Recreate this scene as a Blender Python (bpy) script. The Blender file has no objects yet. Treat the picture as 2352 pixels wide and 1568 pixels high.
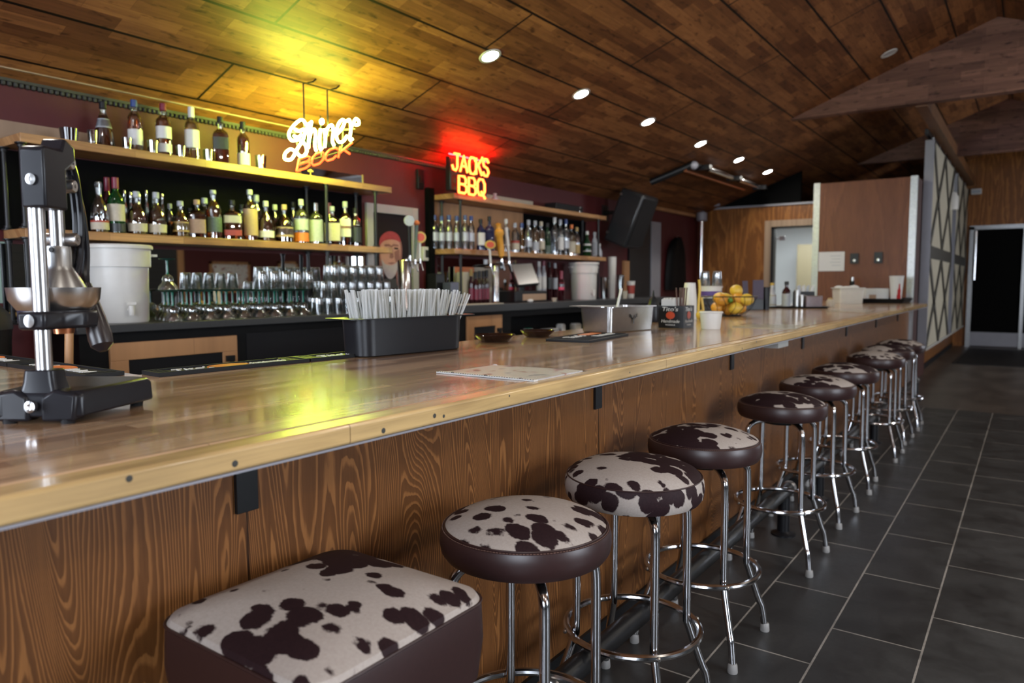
import bpy, bmesh, math, random
from mathutils import Vector, Matrix
random.seed(7)
PI = math.pi
SC = bpy.context.scene
COL = SC.collection
# ------------------------------------------------------------------ camera
CF = 1663.1                                   # focal length in pixels of the 2352 px wide frame
YAW, PITCH, ROLL = (math.radians(a) for a in (35.594, -4.578, -0.176))
EYE = Vector((0, 0, 1.31))
fwd = Vector((-math.sin(YAW) * math.cos(PITCH), math.cos(YAW) * math.cos(PITCH), math.sin(PITCH)))
r0 = Vector((math.cos(YAW), math.sin(YAW), 0))
u0 = r0.cross(fwd)
RT = r0 * math.cos(ROLL) + u0 * math.sin(ROLL)
UP = u0 * math.cos(ROLL) - r0 * math.sin(ROLL)
cam = bpy.data.cameras.new('camera')
camo = bpy.data.objects.new('camera', cam)
COL.objects.link(camo)
camo.matrix_world = Matrix(((RT.x, UP.x, -fwd.x, EYE.x), (RT.y, UP.y, -fwd.y, EYE.y), (RT.z, UP.z, -fwd.z, EYE.z), (0, 0, 0, 1)))
cam.sensor_width = 36
cam.lens = CF * 36 / 2352
cam.clip_start = 0.02
cam.dof.use_dof = True
cam.dof.focus_distance = 1.95
cam.dof.aperture_fstop = 3.0
cam.dof.aperture_blades = 7
SC.camera = camo
# ------------------------------------------------------------------ world, exposure
w = bpy.data.worlds.new('world')
SC.world = w
w.use_nodes = True
w.node_tree.nodes['Background'].inputs[0].default_value = (0.5, 0.55, 0.7, 1)
w.node_tree.nodes['Background'].inputs[1].default_value = 0.008
SC.view_settings.view_transform = 'Standard'
SC.view_settings.look = 'None'
SC.view_settings.gamma = 1
SC.view_settings.use_curve_mapping = False
SC.view_settings.exposure = 0.8
SC.cycles.use_denoising = True
SC.cycles.max_bounces = 7
SC.cycles.diffuse_bounces = 3
SC.cycles.glossy_bounces = 4
SC.cycles.transmission_bounces = 6
SC.cycles.transparent_max_bounces = 14
SC.cycles.caustics_reflective = False
SC.cycles.caustics_refractive = False
SC.cycles.sample_clamp_indirect = 4
SC.cycles.sample_clamp_direct = 0
# brightness of everything that gives off light in the room
L_DOWN, L_SIDE, L_YEL, L_RED, L_ORG, L_WIN, L_KIT = 240.0, 230.0, 130.0, 420.0, 4.5, 7.0, 1.3


def area_light(name, loc, target, sx, sy, power, color):
    l = bpy.data.lights.new(name, 'AREA')
    l.shape = 'RECTANGLE'
    l.size, l.size_y, l.energy, l.color = sx, sy, power, color
    o = bpy.data.objects.new(name, l)
    COL.objects.link(o)
    o.location = loc
    o.rotation_euler = (Vector(target) - Vector(loc)).to_track_quat('-Z', 'Y').to_euler()
    return o


# daylight coming in through the windows of the street wall and of the dining side
area_light('daylight', (-2.6, -2.42, 1.75), (-2.2, 2.0, 1.0), 1.7, 1.3, 52, (0.72, 0.82, 1.0))
area_light('daylight', (0.9, -2.42, 1.75), (0.0, 3.0, 0.9), 1.7, 1.3, 46, (0.80, 0.88, 1.0))
area_light('daylight', (3.72, 2.6, 1.6), (-1.0, 4.0, 0.6), 1.7, 1.3, 40, (0.85, 0.92, 1.0))
area_light('daylight', (3.72, 12.6, 1.6), (0.0, 11.0, 0.4), 1.7, 1.3, 16, (0.85, 0.92, 1.0))  # added to brighten the shutters and plywood at the far end


# ------------------------------------------------------------------ from a place in the photograph to a point on a plane of the room
def ray(x, y):
    return RT * ((x - 1176) / CF) - UP * ((y - 784) / CF) + fwd


def onz(x, y, z):
    d = ray(x, y)
    return EYE + d * ((z - EYE.z) / d.z)


def onx(x, y, X):
    d = ray(x, y)
    return EYE + d * (X / d.x)


def ony(x, y, Y):
    d = ray(x, y)
    return EYE + d * (Y / d.y)


def depth(p):
    return (Vector(p) - EYE).dot(fwd)


def size(px, p):                               # metres that px pixels span at the distance of p
    return px * depth(p) / CF


# ------------------------------------------------------------------ mesh helpers
def sharp(me, ang=0.6):
    bm = bmesh.new()
    bm.from_mesh(me)
    for f in bm.faces:
        f.smooth = True
    for e in bm.edges:
        e.smooth = not (len(e.link_faces) == 2 and e.calc_face_angle(0) > ang)
    bm.to_mesh(me)
    bm.free()


def obj(name, bm, mats, parent=None, loc=None, rotz=None, bevel=0, ang=0.6):
    me = bpy.data.meshes.new(name)
    bmesh.ops.recalc_face_normals(bm, faces=bm.faces)
    bm.to_mesh(me)
    bm.free()
    for m in (mats if isinstance(mats, (list, tuple)) else [mats]):
        me.materials.append(m)
    sharp(me, ang)
    o = bpy.data.objects.new(name, me)
    COL.objects.link(o)
    if parent:
        o.parent = parent
    if loc is not None:
        o.location = loc
    if rotz:
        o.rotation_euler = (0, 0, rotz)
    if bevel:
        b = o.modifiers.new('bevel', 'BEVEL')
        b.width = bevel
        b.segments = 2
        b.limit_method = 'ANGLE'
    return o


def tag(o, label=None, cat=None, group=None, kind=None):
    if label: o['label'] = label
    if cat: o['category'] = cat
    if group: o['group'] = group
    if kind: o['kind'] = kind
    return o


def thing(name, label, cat, loc=(0, 0, 0), rotz=0, group=None):
    o = bpy.data.objects.new(name, None)
    o.empty_display_size = 0.05
    COL.objects.link(o)
    o.location = loc
    o.rotation_euler = (0, 0, rotz)
    return tag(o, label, cat, group)


def kids(o):
    return [c for c in COL.objects if c.parent == o]


def dup(root, loc, rotz=None, label=None, group=None):
    r = root.copy()
    COL.objects.link(r)
    r.location = loc
    if rotz is not None:
        r.rotation_euler = (0, 0, rotz)
    tag(r, label, None, group)
    for ch in kids(root):
        c = ch.copy()
        COL.objects.link(c)
        c.parent = r
        for g in kids(ch):
            d = g.copy()
            COL.objects.link(d)
            d.parent = c
    return r


def nb():
    return bmesh.new()


def box(bm, c, s, rz=0, mi=0, M=None):
    g = bmesh.ops.create_cube(bm, size=1)['verts']
    T = Matrix.Translation(c) @ Matrix.Rotation(rz, 4, 'Z') @ Matrix.Diagonal((s[0], s[1], s[2], 1))
    if M is not None: T = M @ T
    bmesh.ops.transform(bm, matrix=T, verts=g)
    for v in g:
        for f in v.link_faces: f.material_index = mi
    return bm


def bx(bm, a, b, mi=0):                        # box between two corners
    a, b = Vector(a), Vector(b)
    return box(bm, (a + b) / 2, (abs(b.x - a.x), abs(b.y - a.y), abs(b.z - a.z)), mi=mi)


def lathe(bm, prof, seg=24, c=(0, 0, 0), sq=None, M=None, cap=True, sy=1.0):
    """prof: (r, z[, n]); n is the squareness of that ring (2 = round)"""
    rings = []
    for p in prof:
        r, z = p[0], p[1]
        n = p[2] if len(p) > 2 else (sq or 2)
        ring = []
        if r < 1e-6:
            ring = [bm.verts.new((c[0], c[1], c[2] + z))]
        else:
            for k in range(seg):
                t = 2 * PI * (k + 0.5) / seg
                a, b = abs(math.cos(t)), abs(math.sin(t))
                m = 1 / ((a ** n + b ** n) ** (1 / n))
                ring.append(bm.verts.new((c[0] + r * m * math.cos(t), c[1] + r * m * math.sin(t) * sy, c[2] + z)))
        rings.append(ring)
    for A, B in zip(rings, rings[1:]):
        if len(A) == 1 and len(B) == 1: continue
        for k in range(seg):
            j = (k + 1) % seg
            if len(A) == 1: bm.faces.new((A[0], B[k], B[j]))
            elif len(B) == 1: bm.faces.new((A[k], B[0], A[j]))
            else: bm.faces.new((A[k], B[k], B[j], A[j]))
    if cap:
        for R in (rings[0], rings[-1]):
            if len(R) > 1: bm.faces.new(R)
    if M is not None:
        bmesh.ops.transform(bm, matrix=M, verts=[v for R in rings for v in R])
    return bm


def tube(bm, pts, r, seg=10, closed=False, rr=None, cap=True):
    pts = [Vector(p) for p in pts]
    n = len(pts)
    rings = []
    N = None
    for i in range(n):
        if closed: d = pts[(i + 1) % n] - pts[i - 1]
        else: d = pts[min(i + 1, n - 1)] - pts[max(i - 1, 0)]
        if d.length < 1e-9: d = Vector((0, 0, 1))
        d.normalize()
        if N is None:
            a = Vector((0, 0, 1)) if abs(d.z) < 0.9 else Vector((1, 0, 0))
            N = d.cross(a).normalized()
        else:
            N = (N - d * N.dot(d))
            N = N.normalized() if N.length > 1e-6 else d.orthogonal().normalized()
        B = d.cross(N)
        q = rr[i] if rr else r
        rings.append([bm.verts.new(pts[i] + (N * math.cos(2 * PI * k / seg) + B * math.sin(2 * PI * k / seg)) * q) for k in range(seg)])
    for i in range(n if closed else n - 1):
        A, B = rings[i], rings[(i + 1) % n]
        off = 0
        if closed and i == n - 1:
            off = min(range(seg), key=lambda s: (A[0].co - B[s].co).length)
        for k in range(seg):
            bm.faces.new((A[k], A[(k + 1) % seg], B[(k + 1 + off) % seg], B[(k + off) % seg]))
    if cap and not closed:
        bm.faces.new(rings[0][::-1])
        bm.faces.new(rings[-1])
    return bm


def cyl(bm, a, b, r, seg=16):
    return tube(bm, [a, b], r, seg)


def ring(bm, c, R, r, seg=48, ts=10, M=None):
    pts = [Vector(c) + Vector((R * math.cos(2 * PI * k / seg), R * math.sin(2 * PI * k / seg), 0)) for k in range(seg)]
    if M is not None: pts = [M @ p for p in pts]
    return tube(bm, pts, r, ts, True)


def ball(bm, c, r, seg=16, s=(1, 1, 1)):
    prof = [(r * math.sin(PI * k / 10), -r * math.cos(PI * k / 10)) for k in range(11)]
    prof[0] = (0, -r)
    prof[-1] = (0, r)
    return lathe(bm, prof, seg, M=Matrix.Translation(c) @ Matrix.Diagonal((s[0], s[1], s[2], 1)), cap=False)


def prism(bm, poly, ext, mi=0):                # poly: 3-D points of a flat outline, ext: extrusion vector
    ext = Vector(ext)
    A = [bm.verts.new(Vector(p)) for p in poly]
    B = [bm.verts.new(Vector(p) + ext) for p in poly]
    n = len(A)
    fs = [bm.faces.new(A[::-1]), bm.faces.new(B)]
    for k in range(n): fs.append(bm.faces.new((A[k], A[(k + 1) % n], B[(k + 1) % n], B[k])))
    for f in fs: f.material_index = mi
    return bm


def spline(pts, n=8, closed=False):
    pts = [Vector(p) for p in pts]
    out = []
    m = len(pts)
    for i in range(m if closed else m - 1):
        if closed: a, b, c, d = pts[i - 1], pts[i], pts[(i + 1) % m], pts[(i + 2) % m]
        else: a, b, c, d = pts[max(i - 1, 0)], pts[i], pts[i + 1], pts[min(i + 2, m - 1)]
        for k in range(n):
            t = k / n
            out.append(0.5 * ((2 * b) + (c - a) * t + (2 * a - 5 * b + 4 * c - d) * t * t + (3 * b - a - 3 * c + d) * t ** 3))
    if not closed: out.append(pts[-1])
    return out


def rbox_pts(hx, hy, r, n=6):                  # outline of a rounded rectangle
    out = []
    for cx, cy, a in ((hx - r, hy - r, 0), (-hx + r, hy - r, PI / 2), (-hx + r, -hy + r, PI), (hx - r, -hy + r, 1.5 * PI)):
        for k in range(n + 1):
            t = a + PI / 2 * k / n
            out.append((cx + r * math.cos(t), cy + r * math.sin(t)))
    return out


def rloft(bm, levels, cap_top=True, cap_bot=True, n=6):   # levels: (hx, hy, r, z)
    rings = [[bm.verts.new((x, y, z)) for x, y in rbox_pts(hx, hy, min(r, hx, hy), n)] for hx, hy, r, z in levels]
    for A, B in zip(rings, rings[1:]):
        for k in range(len(A)):
            j = (k + 1) % len(A)
            bm.faces.new((A[k], A[j], B[j], B[k]))
    if cap_bot: bm.faces.new(rings[0][::-1])
    if cap_top: bm.faces.new(rings[-1])
    return bm


def text_bm(s, h, origin, ux, uy, th=0.001, shear=0.0, width=None, bold=0.0):
    """letters as a thin solid: ux the reading direction, uy the letters' up direction"""
    cu = bpy.data.curves.new('t', 'FONT')
    cu.body = s
    cu.size = 1
    cu.shear = shear
    cu.offset = bold
    cu.resolution_u = 3
    to = bpy.data.objects.new('t', cu)
    COL.objects.link(to)
    dg = bpy.context.evaluated_depsgraph_get()
    me = bpy.data.meshes.new_from_object(to.evaluated_get(dg))
    bpy.data.objects.remove(to)
    bpy.data.curves.remove(cu)
    bm = nb()
    bm.from_mesh(me)
    bpy.data.meshes.remove(me)
    xs = [v.co.x for v in bm.verts]
    x0, x1 = min(xs), max(xs)
    k = width / (x1 - x0) if width else h
    ux, uy = Vector(ux).normalized(), Vector(uy).normalized()
    nz = ux.cross(uy)
    g = bmesh.ops.extrude_face_region(bm, geom=bm.faces[:])
    for v in g['geom']:
        if isinstance(v, bmesh.types.BMVert): v.co.z += 1
    for v in bm.verts:
        v.co = Vector(origin) + ux * ((v.co.x - x0) * k) + uy * (v.co.y * h) + nz * (th * v.co.z)
    return bm


ORD = 'first second third fourth fifth sixth seventh eighth ninth tenth eleventh twelfth thirteenth fourteenth fifteenth sixteenth seventeenth eighteenth nineteenth twentieth'.split()


# ------------------------------------------------------------------ materials
class NT:
    def __init__(s, name):
        s.m = bpy.data.materials.new(name)
        s.m.use_nodes = True
        s.t = s.m.node_tree
        s.p = s.t.nodes['Principled BSDF']
        s.out = s.t.nodes['Material Output']

    def n(s, kind, **kw):
        nd = s.t.nodes.new('ShaderNode' + kind)
        for k, v in kw.items(): setattr(nd, k, v)
        return nd

    def l(s, a, b):
        s.t.links.new(a, b)

    def set(s, **kw):
        names = dict(col='Base Color', rough='Roughness', metal='Metallic', trans='Transmission Weight', ior='IOR', coat='Coat Weight',
                     coatr='Coat Roughness', spec='Specular IOR Level', sheen='Sheen Weight', alpha='Alpha', ecol='Emission Color', estr='Emission Strength')
        for k, v in kw.items():
            i = s.p.inputs[names[k]]
            if isinstance(v, bpy.types.NodeSocket): s.l(v, i)
            else: i.default_value = (*v, 1) if isinstance(v, (tuple, list)) and len(v) == 3 else v
        return s

    def coord(s, out='Object', scale=(1, 1, 1), loc=(0, 0, 0), rot=(0, 0, 0)):
        tc = s.n('TexCoord')
        mp = s.n('Mapping')
        mp.inputs['Scale'].default_value = scale
        mp.inputs['Location'].default_value = loc
        mp.inputs['Rotation'].default_value = rot
        s.l(tc.outputs[out], mp.inputs[0])
        return mp.outputs[0]

    def math(s, op, a, b=0.0):
        nd = s.n('Math', operation=op)
        for i, v in enumerate((a, b)):
            if isinstance(v, bpy.types.NodeSocket): s.l(v, nd.inputs[i])
            else: nd.inputs[i].default_value = v
        return nd.outputs[0]

    def noise(s, vec, scale=5, detail=3, rough=0.5, dist=0.0):
        nd = s.n('TexNoise')
        nd.inputs['Scale'].default_value = scale
        nd.inputs['Detail'].default_value = detail
        nd.inputs['Roughness'].default_value = rough
        nd.inputs['Distortion'].default_value = dist
        if vec is not None: s.l(vec, nd.inputs['Vector'])
        return nd

    def ramp(s, fac, stops, interp='LINEAR'):
        nd = s.n('ValToRGB')
        cr = nd.color_ramp
        cr.interpolation = interp
        while len(cr.elements) < len(stops): cr.elements.new(0.5)
        for e, (p, c) in zip(cr.elements, stops):
            e.position = p
            e.color = (*c, 1) if len(c) == 3 else c
        s.l(fac, nd.inputs[0])
        return nd.outputs[0]

    def mix(s, fac, a, b, mode='MIX'):
        nd = s.n('MixRGB', blend_type=mode)
        for i, v in enumerate((fac, a, b)):
            if isinstance(v, bpy.types.NodeSocket): s.l(v, nd.inputs[i])
            else: nd.inputs[i].default_value = v if i == 0 else (*v, 1)
        return nd.outputs[0]

    def bump(s, h, strength=0.2, dist=0.01):
        nd = s.n('Bump')
        nd.inputs['Strength'].default_value = strength
        nd.inputs['Distance'].default_value = dist
        s.l(h, nd.inputs['Height'])
        s.l(nd.outputs[0], s.p.inputs['Normal'])

    def brick(s, vec, w, h, c1, c2, cm, mortar=0.002, bias=0.0, off=0.5, freq=2, smooth=0.1):
        nd = s.n('TexBrick')
        nd.offset = off
        nd.offset_frequency = freq
        i = nd.inputs
        i['Color1'].default_value = (*c1, 1)
        i['Color2'].default_value = (*c2, 1)
        i['Mortar'].default_value = (*cm, 1)
        i['Scale'].default_value = 1
        i['Mortar Size'].default_value = mortar
        i['Mortar Smooth'].default_value = smooth
        i['Bias'].default_value = bias
        i['Brick Width'].default_value = w
        i['Row Height'].default_value = h
        s.l(vec, i['Vector'])
        return nd


def plain(name, col, rough=0.5, **kw):
    return NT(name).set(col=col, rough=rough, **kw).m


def speck(name, col, rough=0.5, amount=0.35, scale=40, **kw):
    t = NT(name).set(rough=rough, **kw)
    nz = t.noise(t.coord(), scale, 4)
    t.set(col=t.mix(t.math('MULTIPLY', nz.outputs[0], amount * 2), col, tuple(c * 0.45 for c in col)))
    return t.m


def glow(name, col, strength):
    t = NT(name)
    t.set(col=(0, 0, 0), ecol=col, estr=strength, rough=0.4)
    return t.m


def swap_xy(t, vec):                           # texture x runs along the room's y
    s = t.n('SeparateXYZ')
    t.l(vec, s.inputs[0])
    c = t.n('CombineXYZ')
    t.l(s.outputs[1], c.inputs[0])
    t.l(s.outputs[0], c.inputs[1])
    return c.outputs[0], s


def wood_strips(name, c1, c2, w, h, rough=0.3, coat=0.0, coatr=0.1, grain=0.45, along_y=True, seam=(0.08, 0.04, 0.02), mortar=0.0008, bumpy=0.0, z_edge=False, coords='Object'):
    t = NT(name)
    v = t.coord(coords)
    if along_y:
        if z_edge:                             # the z coordinate is added so that front edges get strips too
            s = t.n('SeparateXYZ'); t.l(v, s.inputs[0])
            c = t.n('CombineXYZ'); t.l(s.outputs[1], c.inputs[0])
            t.l(t.math('ADD', s.outputs[0], t.math('MULTIPLY', s.outputs[2], 1.0)), c.inputs[1])
            vv = c.outputs[0]
        else:
            vv, s = swap_xy(t, v)
    else: vv = v
    b = t.brick(vv, w, h, c1, c2, seam, mortar, 0.0, 0.37, 2, 0.3)
    mp = t.n('Mapping')
    mp.inputs['Scale'].default_value = (2.2, 38, 38)
    t.l(vv, mp.inputs[0])
    g = t.noise(mp.outputs[0], 1.5, 5, 0.6, 0.4)
    mp2 = t.n('Mapping')
    mp2.inputs['Scale'].default_value = (1.2, 7, 7)
    t.l(vv, mp2.inputs[0])
    kn = t.noise(mp2.outputs[0], 2.0, 2)
    col = t.mix(grain, b.outputs[0], t.ramp(g.outputs[0], [(0.3, (0.25, 0.25, 0.25)), (0.62, (1, 1, 1))]), 'MULTIPLY')
    col = t.mix(0.5, col, t.ramp(kn.outputs[0], [(0.28, (0.35, 0.3, 0.28)), (0.5, (1, 1, 1))]), 'MULTIPLY')
    t.set(col=col, rough=rough, coat=coat, coatr=coatr)
    if bumpy: t.bump(g.outputs[0], bumpy, 0.002)
    return t.m


M = {}
M['bar_wood'] = wood_strips('bar_wood', (0.62, 0.41, 0.245), (0.31, 0.175, 0.092), 0.62, 0.041, 0.2, 0.5, 0.07, 0.4, z_edge=True, seam=(0.16, 0.085, 0.04), mortar=0.0006, bumpy=0.05)
M['edge_wood'] = wood_strips('edge_wood', (0.66, 0.45, 0.20), (0.54, 0.34, 0.14), 1.35, 0.5, 0.25, 0.4, 0.1, 0.35, z_edge=True, seam=(0.2, 0.12, 0.05), mortar=0.001)
M['shelf_wood'] = wood_strips('shelf_wood', (0.50, 0.27, 0.11), (0.34, 0.16, 0.06), 0.45, 0.045, 0.4, z_edge=True, seam=(0.12, 0.06, 0.02))
M['frame_wood'] = wood_strips('frame_wood', (0.52, 0.27, 0.12), (0.42, 0.20, 0.08), 1.5, 0.3, 0.45)
M['pale_wood'] = wood_strips('pale_wood', (0.42, 0.29, 0.19), (0.36, 0.24, 0.15), 1.5, 0.4, 0.5)
M['beam_wood'] = wood_strips('beam_wood', (0.20, 0.085, 0.03), (0.15, 0.06, 0.02), 2.4, 0.4, 0.5)


def ceiling_mat(name, slope_sign, c1, c2, light=1.0, crosswise=False):
    t = NT(name)
    v = t.coord()
    s = t.n('SeparateXYZ'); t.l(v, s.inputs[0])
    c = t.n('CombineXYZ')
    if crosswise:
        t.l(s.outputs[0], c.inputs[0]); t.l(s.outputs[2], c.inputs[1])
    else:
        t.l(s.outputs[1], c.inputs[0]); t.l(s.outputs[0], c.inputs[1])
    vv = c.outputs[0]
    b = t.brick(vv, 0.50, 0.082, c1, c2, tuple(q * 0.5 for q in c2), 0.0006, -0.1, 0.41, 3)
    b2 = t.brick(vv, 0.23, 0.034, (1, 1, 1), (0.62, 0.60, 0.58), (0.6, 0.6, 0.6), 0.0, -0.35, 0.3, 2)
    mpa = t.n('Mapping'); mpa.inputs['Location'].default_value = (-4.18 + 2.92, 4.04 - 0.41, 0); t.l(vv, mpa.inputs[0])
    seam = t.brick(mpa.outputs[0], 2.92, 0.41, (1, 1, 1), (0.78, 0.75, 0.75), (0.03, 0.025, 0.02), 0.010, 0.0, 0.5, 2, 0.25)
    mp = t.n('Mapping'); mp.inputs['Scale'].default_value = (3, 40, 40); t.l(vv, mp.inputs[0])
    g = t.noise(mp.outputs[0], 1.4, 4, 0.6, 0.5)
    mpk = t.n('Mapping'); mpk.inputs['Scale'].default_value = (5, 14, 14); t.l(vv, mpk.inputs[0])
    k = t.noise(mpk.outputs[0], 1.6, 3, 0.55)
    col = t.mix(1.0, b.outputs[0], b2.outputs[0], 'MULTIPLY')
    col = t.mix(0.35, col, t.ramp(g.outputs[0], [(0.3, (0.3, 0.3, 0.3)), (0.6, (1, 1, 1))]), 'MULTIPLY')
    col = t.mix(0.8, col, t.ramp(k.outputs[0], [(0.30, (0.22, 0.18, 0.16)), (0.42, (1, 1, 1))]), 'MULTIPLY')
    if not crosswise: col = t.mix(1.0, col, seam.outputs[0], 'MULTIPLY')
    t.set(col=col, rough=0.55, spec=0.25)
    return t.m


M['ceiling'] = ceiling_mat('ceiling_boards', 1, (0.36, 0.145, 0.050), (0.135, 0.046, 0.017))
M['header'] = ceiling_mat('header_boards', 1, (0.20, 0.095, 0.065), (0.11, 0.048, 0.033), crosswise=True)


def plywood_mat(name, light, dark, axis=1, freq=52.0, sheet=1.445, origin=0.838, fine=0.35, rough=0.45, coat=0.04):
    t = NT(name)
    v = t.coord()
    s = t.n('SeparateXYZ'); t.l(v, s.inputs[0])
    a = s.outputs[axis]
    q = t.math('DIVIDE', t.math('SUBTRACT', a, origin), sheet)
    k = t.math('FLOOR', q)
    fr = t.math('SUBTRACT', q, k)
    c = t.n('CombineXYZ')
    t.l(t.math('ADD', t.math('MULTIPLY', a, 4.2), t.math('MULTIPLY', k, 21.3)), c.inputs[0])
    t.l(t.math('ADD', t.math('MULTIPLY', s.outputs[2], 0.52), t.math('MULTIPLY', k, 5.3)), c.inputs[1])
    nz = t.noise(c.outputs[0], 1.0, 1.5, 0.45, 0.55)
    c2 = t.n('CombineXYZ')
    t.l(t.math('MULTIPLY', a, 40), c2.inputs[0]); t.l(t.math('MULTIPLY', s.outputs[2], 5), c2.inputs[1])
    n2 = t.noise(c2.outputs[0], 1.0, 3, 0.6, 0.0)
    h = t.math('ADD', t.math('MULTIPLY', nz.outputs[0], freq * 2.0), t.math('MULTIPLY', n2.outputs[0], 0.95))
    h = t.math('ADD', h, t.math('MULTIPLY', a, 2.0))
    f = t.math('FRACT', h)
    lin = t.ramp(f, [(0.0, dark), (0.45, tuple(d * 1.15 for d in dark)), (0.62, light), (0.80, light), (0.86, dark)])
    c3 = t.n('CombineXYZ')
    t.l(t.math('MULTIPLY', a, 120), c3.inputs[0]); t.l(t.math('MULTIPLY', s.outputs[2], 6), c3.inputs[1])
    n3 = t.noise(c3.outputs[0], 1.0, 2)
    col = t.mix(fine, lin, t.ramp(n3.outputs[0], [(0.3, (0.45, 0.42, 0.40)), (0.65, (1, 1, 1))]), 'MULTIPLY')
    edge = t.math('MINIMUM', fr, t.math('SUBTRACT', 1.0, fr))
    col = t.mix(1.0, col, t.ramp(edge, [(0.0, (0.05, 0.03, 0.02)), (0.0011, (0.05, 0.03, 0.02)), (0.0017, (1, 1, 1))]), 'MULTIPLY')
    t.set(col=col, rough=rough, coat=coat, coatr=0.25, spec=0.25)
    return t.m


M['ply'] = plywood_mat('stained_plywood', (0.29, 0.120, 0.036), (0.130, 0.049, 0.0135))
M['ply_end'] = plywood_mat('end_plywood', (0.34, 0.135, 0.032), (0.20, 0.072, 0.016), axis=0, sheet=1.22, origin=-4.65, freq=4, fine=0.4)
M['box_panel'] = plywood_mat('box_panel', (0.185, 0.066, 0.029), (0.150, 0.052, 0.023), axis=0, sheet=9.0, origin=-4.65, freq=2.5, fine=0.35, rough=0.45)


def cowhide(name):
    t = NT(name)
    tc = t.n('TexCoord')
    oi = t.n('ObjectInfo')
    mp = t.n('Mapping')
    t.l(tc.outputs['Object'], mp.inputs[0])
    mp.inputs['Scale'].default_value = (1.0, 1.45, 1.0)
    mp.inputs['Rotation'].default_value = (0, 0, 0.5)
    off = t.n('CombineXYZ')
    for i, k in enumerate((37.0, 91.0, 53.0)): t.l(t.math('MULTIPLY', oi.outputs['Random'], k), off.inputs[i])
    add = t.n('VectorMath', operation='ADD')
    t.l(mp.outputs[0], add.inputs[0]); t.l(off.outputs[0], add.inputs[1])
    wob = t.noise(add.outputs[0], 34, 3, 0.65)
    ad2 = t.n('VectorMath', operation='MULTIPLY_ADD')
    t.l(wob.outputs['Color'], ad2.inputs[0])
    ad2.inputs[1].default_value = (0.022, 0.022, 0.022)
    t.l(add.outputs[0], ad2.inputs[2])
    vo = t.n('TexVoronoi', feature='F1')
    vo.inputs['Scale'].default_value = 18
    vo.inputs['Randomness'].default_value = 1.0
    t.l(ad2.outputs[0], vo.inputs['Vector'])
    big = t.noise(add.outputs[0], 4.2, 1.5)
    # blobs: radius grows where the slow noise is high, so that blots run together there
    rad = t.math('MULTIPLY_ADD', big.outputs[0], 2.3)
    rad.node.inputs[2].default_value = -0.60
    d = t.math('SUBTRACT', rad, vo.outputs['Distance'])
    spot = t.ramp(d, [(0.0, (0, 0, 0)), (0.07, (1, 1, 1))])
    hair = t.noise(t.coord(scale=(1, 1, 1)), 160, 3, 0.7)
    pale = t.mix(hair.outputs[0], (0.56, 0.51, 0.47), (0.36, 0.31, 0.275))
    shade = t.noise(add.outputs[0], 6, 2)
    pale = t.mix(t.math('MULTIPLY', shade.outputs[0], 0.5), pale, (0.34, 0.27, 0.23))
    dark = t.mix(hair.outputs[0], (0.012, 0.006, 0.008), (0.036, 0.017, 0.019))
    t.set(col=t.mix(spot, pale, dark), rough=0.6, spec=0.15)
    t.bump(hair.outputs[0], 0.12, 0.002)
    return t.m


M['cow'] = cowhide('cowhide_print')
M['leather'] = speck('brown_leather', (0.040, 0.017, 0.016), 0.38, 0.3, 90)
M['thread'] = plain('seam_thread', (0.16, 0.09, 0.07), 0.6)
M['chrome'] = speck('chrome', (0.62, 0.62, 0.64), 0.14, 0.12, 60, metal=1.0)
M['steel'] = speck('brushed_steel', (0.55, 0.54, 0.53), 0.28, 0.2, 70, metal=1.0)
M['alu'] = speck('cast_aluminium', (0.42, 0.42, 0.42), 0.36, 0.4, 45, metal=1.0)
M['iron'] = speck('black_iron', (0.011, 0.011, 0.012), 0.38, 0.4, 50, spec=0.35)
M['enamel'] = speck('black_enamel', (0.014, 0.014, 0.018), 0.3, 0.4, 30, spec=0.3)
M['copper'] = speck('copper', (0.70, 0.30, 0.16), 0.3, 0.2, 50, metal=1.0)
M['rubber'] = speck('black_rubber', (0.009, 0.009, 0.010), 0.55, 0.3, 120, spec=0.25)
M['blackpl'] = speck('black_plastic', (0.010, 0.010, 0.012), 0.38, 0.2, 120, spec=0.3)
M['gripbl'] = speck('grip_plastic', (0.020, 0.014, 0.014), 0.3, 0.2, 60)
M['greycap'] = plain('grey_rubber', (0.30, 0.29, 0.28), 0.5)
M['whitepl'] = speck('white_plastic', (0.62, 0.60, 0.56), 0.4, 0.1, 20)
M['white'] = plain('white_paper', (0.62, 0.61, 0.59), 0.6)
M['cream'] = speck('cream_label', (0.52, 0.46, 0.36), 0.6, 0.25, 60)
M['tan'] = speck('tan_label', (0.42, 0.27, 0.17), 0.6, 0.3, 60)
M['silverlab'] = speck('silver_label', (0.42, 0.44, 0.48), 0.4, 0.3, 60)
M['darklab'] = speck('dark_label', (0.03, 0.035, 0.035), 0.4, 0.5, 90)
M['greenlab'] = speck('green_label', (0.10, 0.14, 0.11), 0.5, 0.5, 80)
M['redlab'] = speck('red_label', (0.40, 0.05, 0.03), 0.5, 0.4, 60)
M['goldlab'] = speck('gold_label', (0.45, 0.30, 0.10), 0.4, 0.4, 60)
M['red'] = plain('red_plastic', (0.45, 0.02, 0.02), 0.4)
M['crimson'] = plain('crimson_foil', (0.16, 0.01, 0.03), 0.35)
M['orange'] = plain('orange_paint', (0.62, 0.16, 0.03), 0.45)
M['amberpl'] = plain('yellow_plastic', (0.50, 0.32, 0.04), 0.4)
M['bluecap'] = plain('blue_cap', (0.03, 0.06, 0.20), 0.35)
M['purple'] = speck('purple_card', (0.10, 0.055, 0.24), 0.5, 0.2, 30)
M['green'] = plain('green_glass_stem', (0.0, 0.10, 0.06), 0.2)
M['lemon'] = speck('lemon_peel', (0.66, 0.42, 0.05), 0.42, 0.15, 60)
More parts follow.
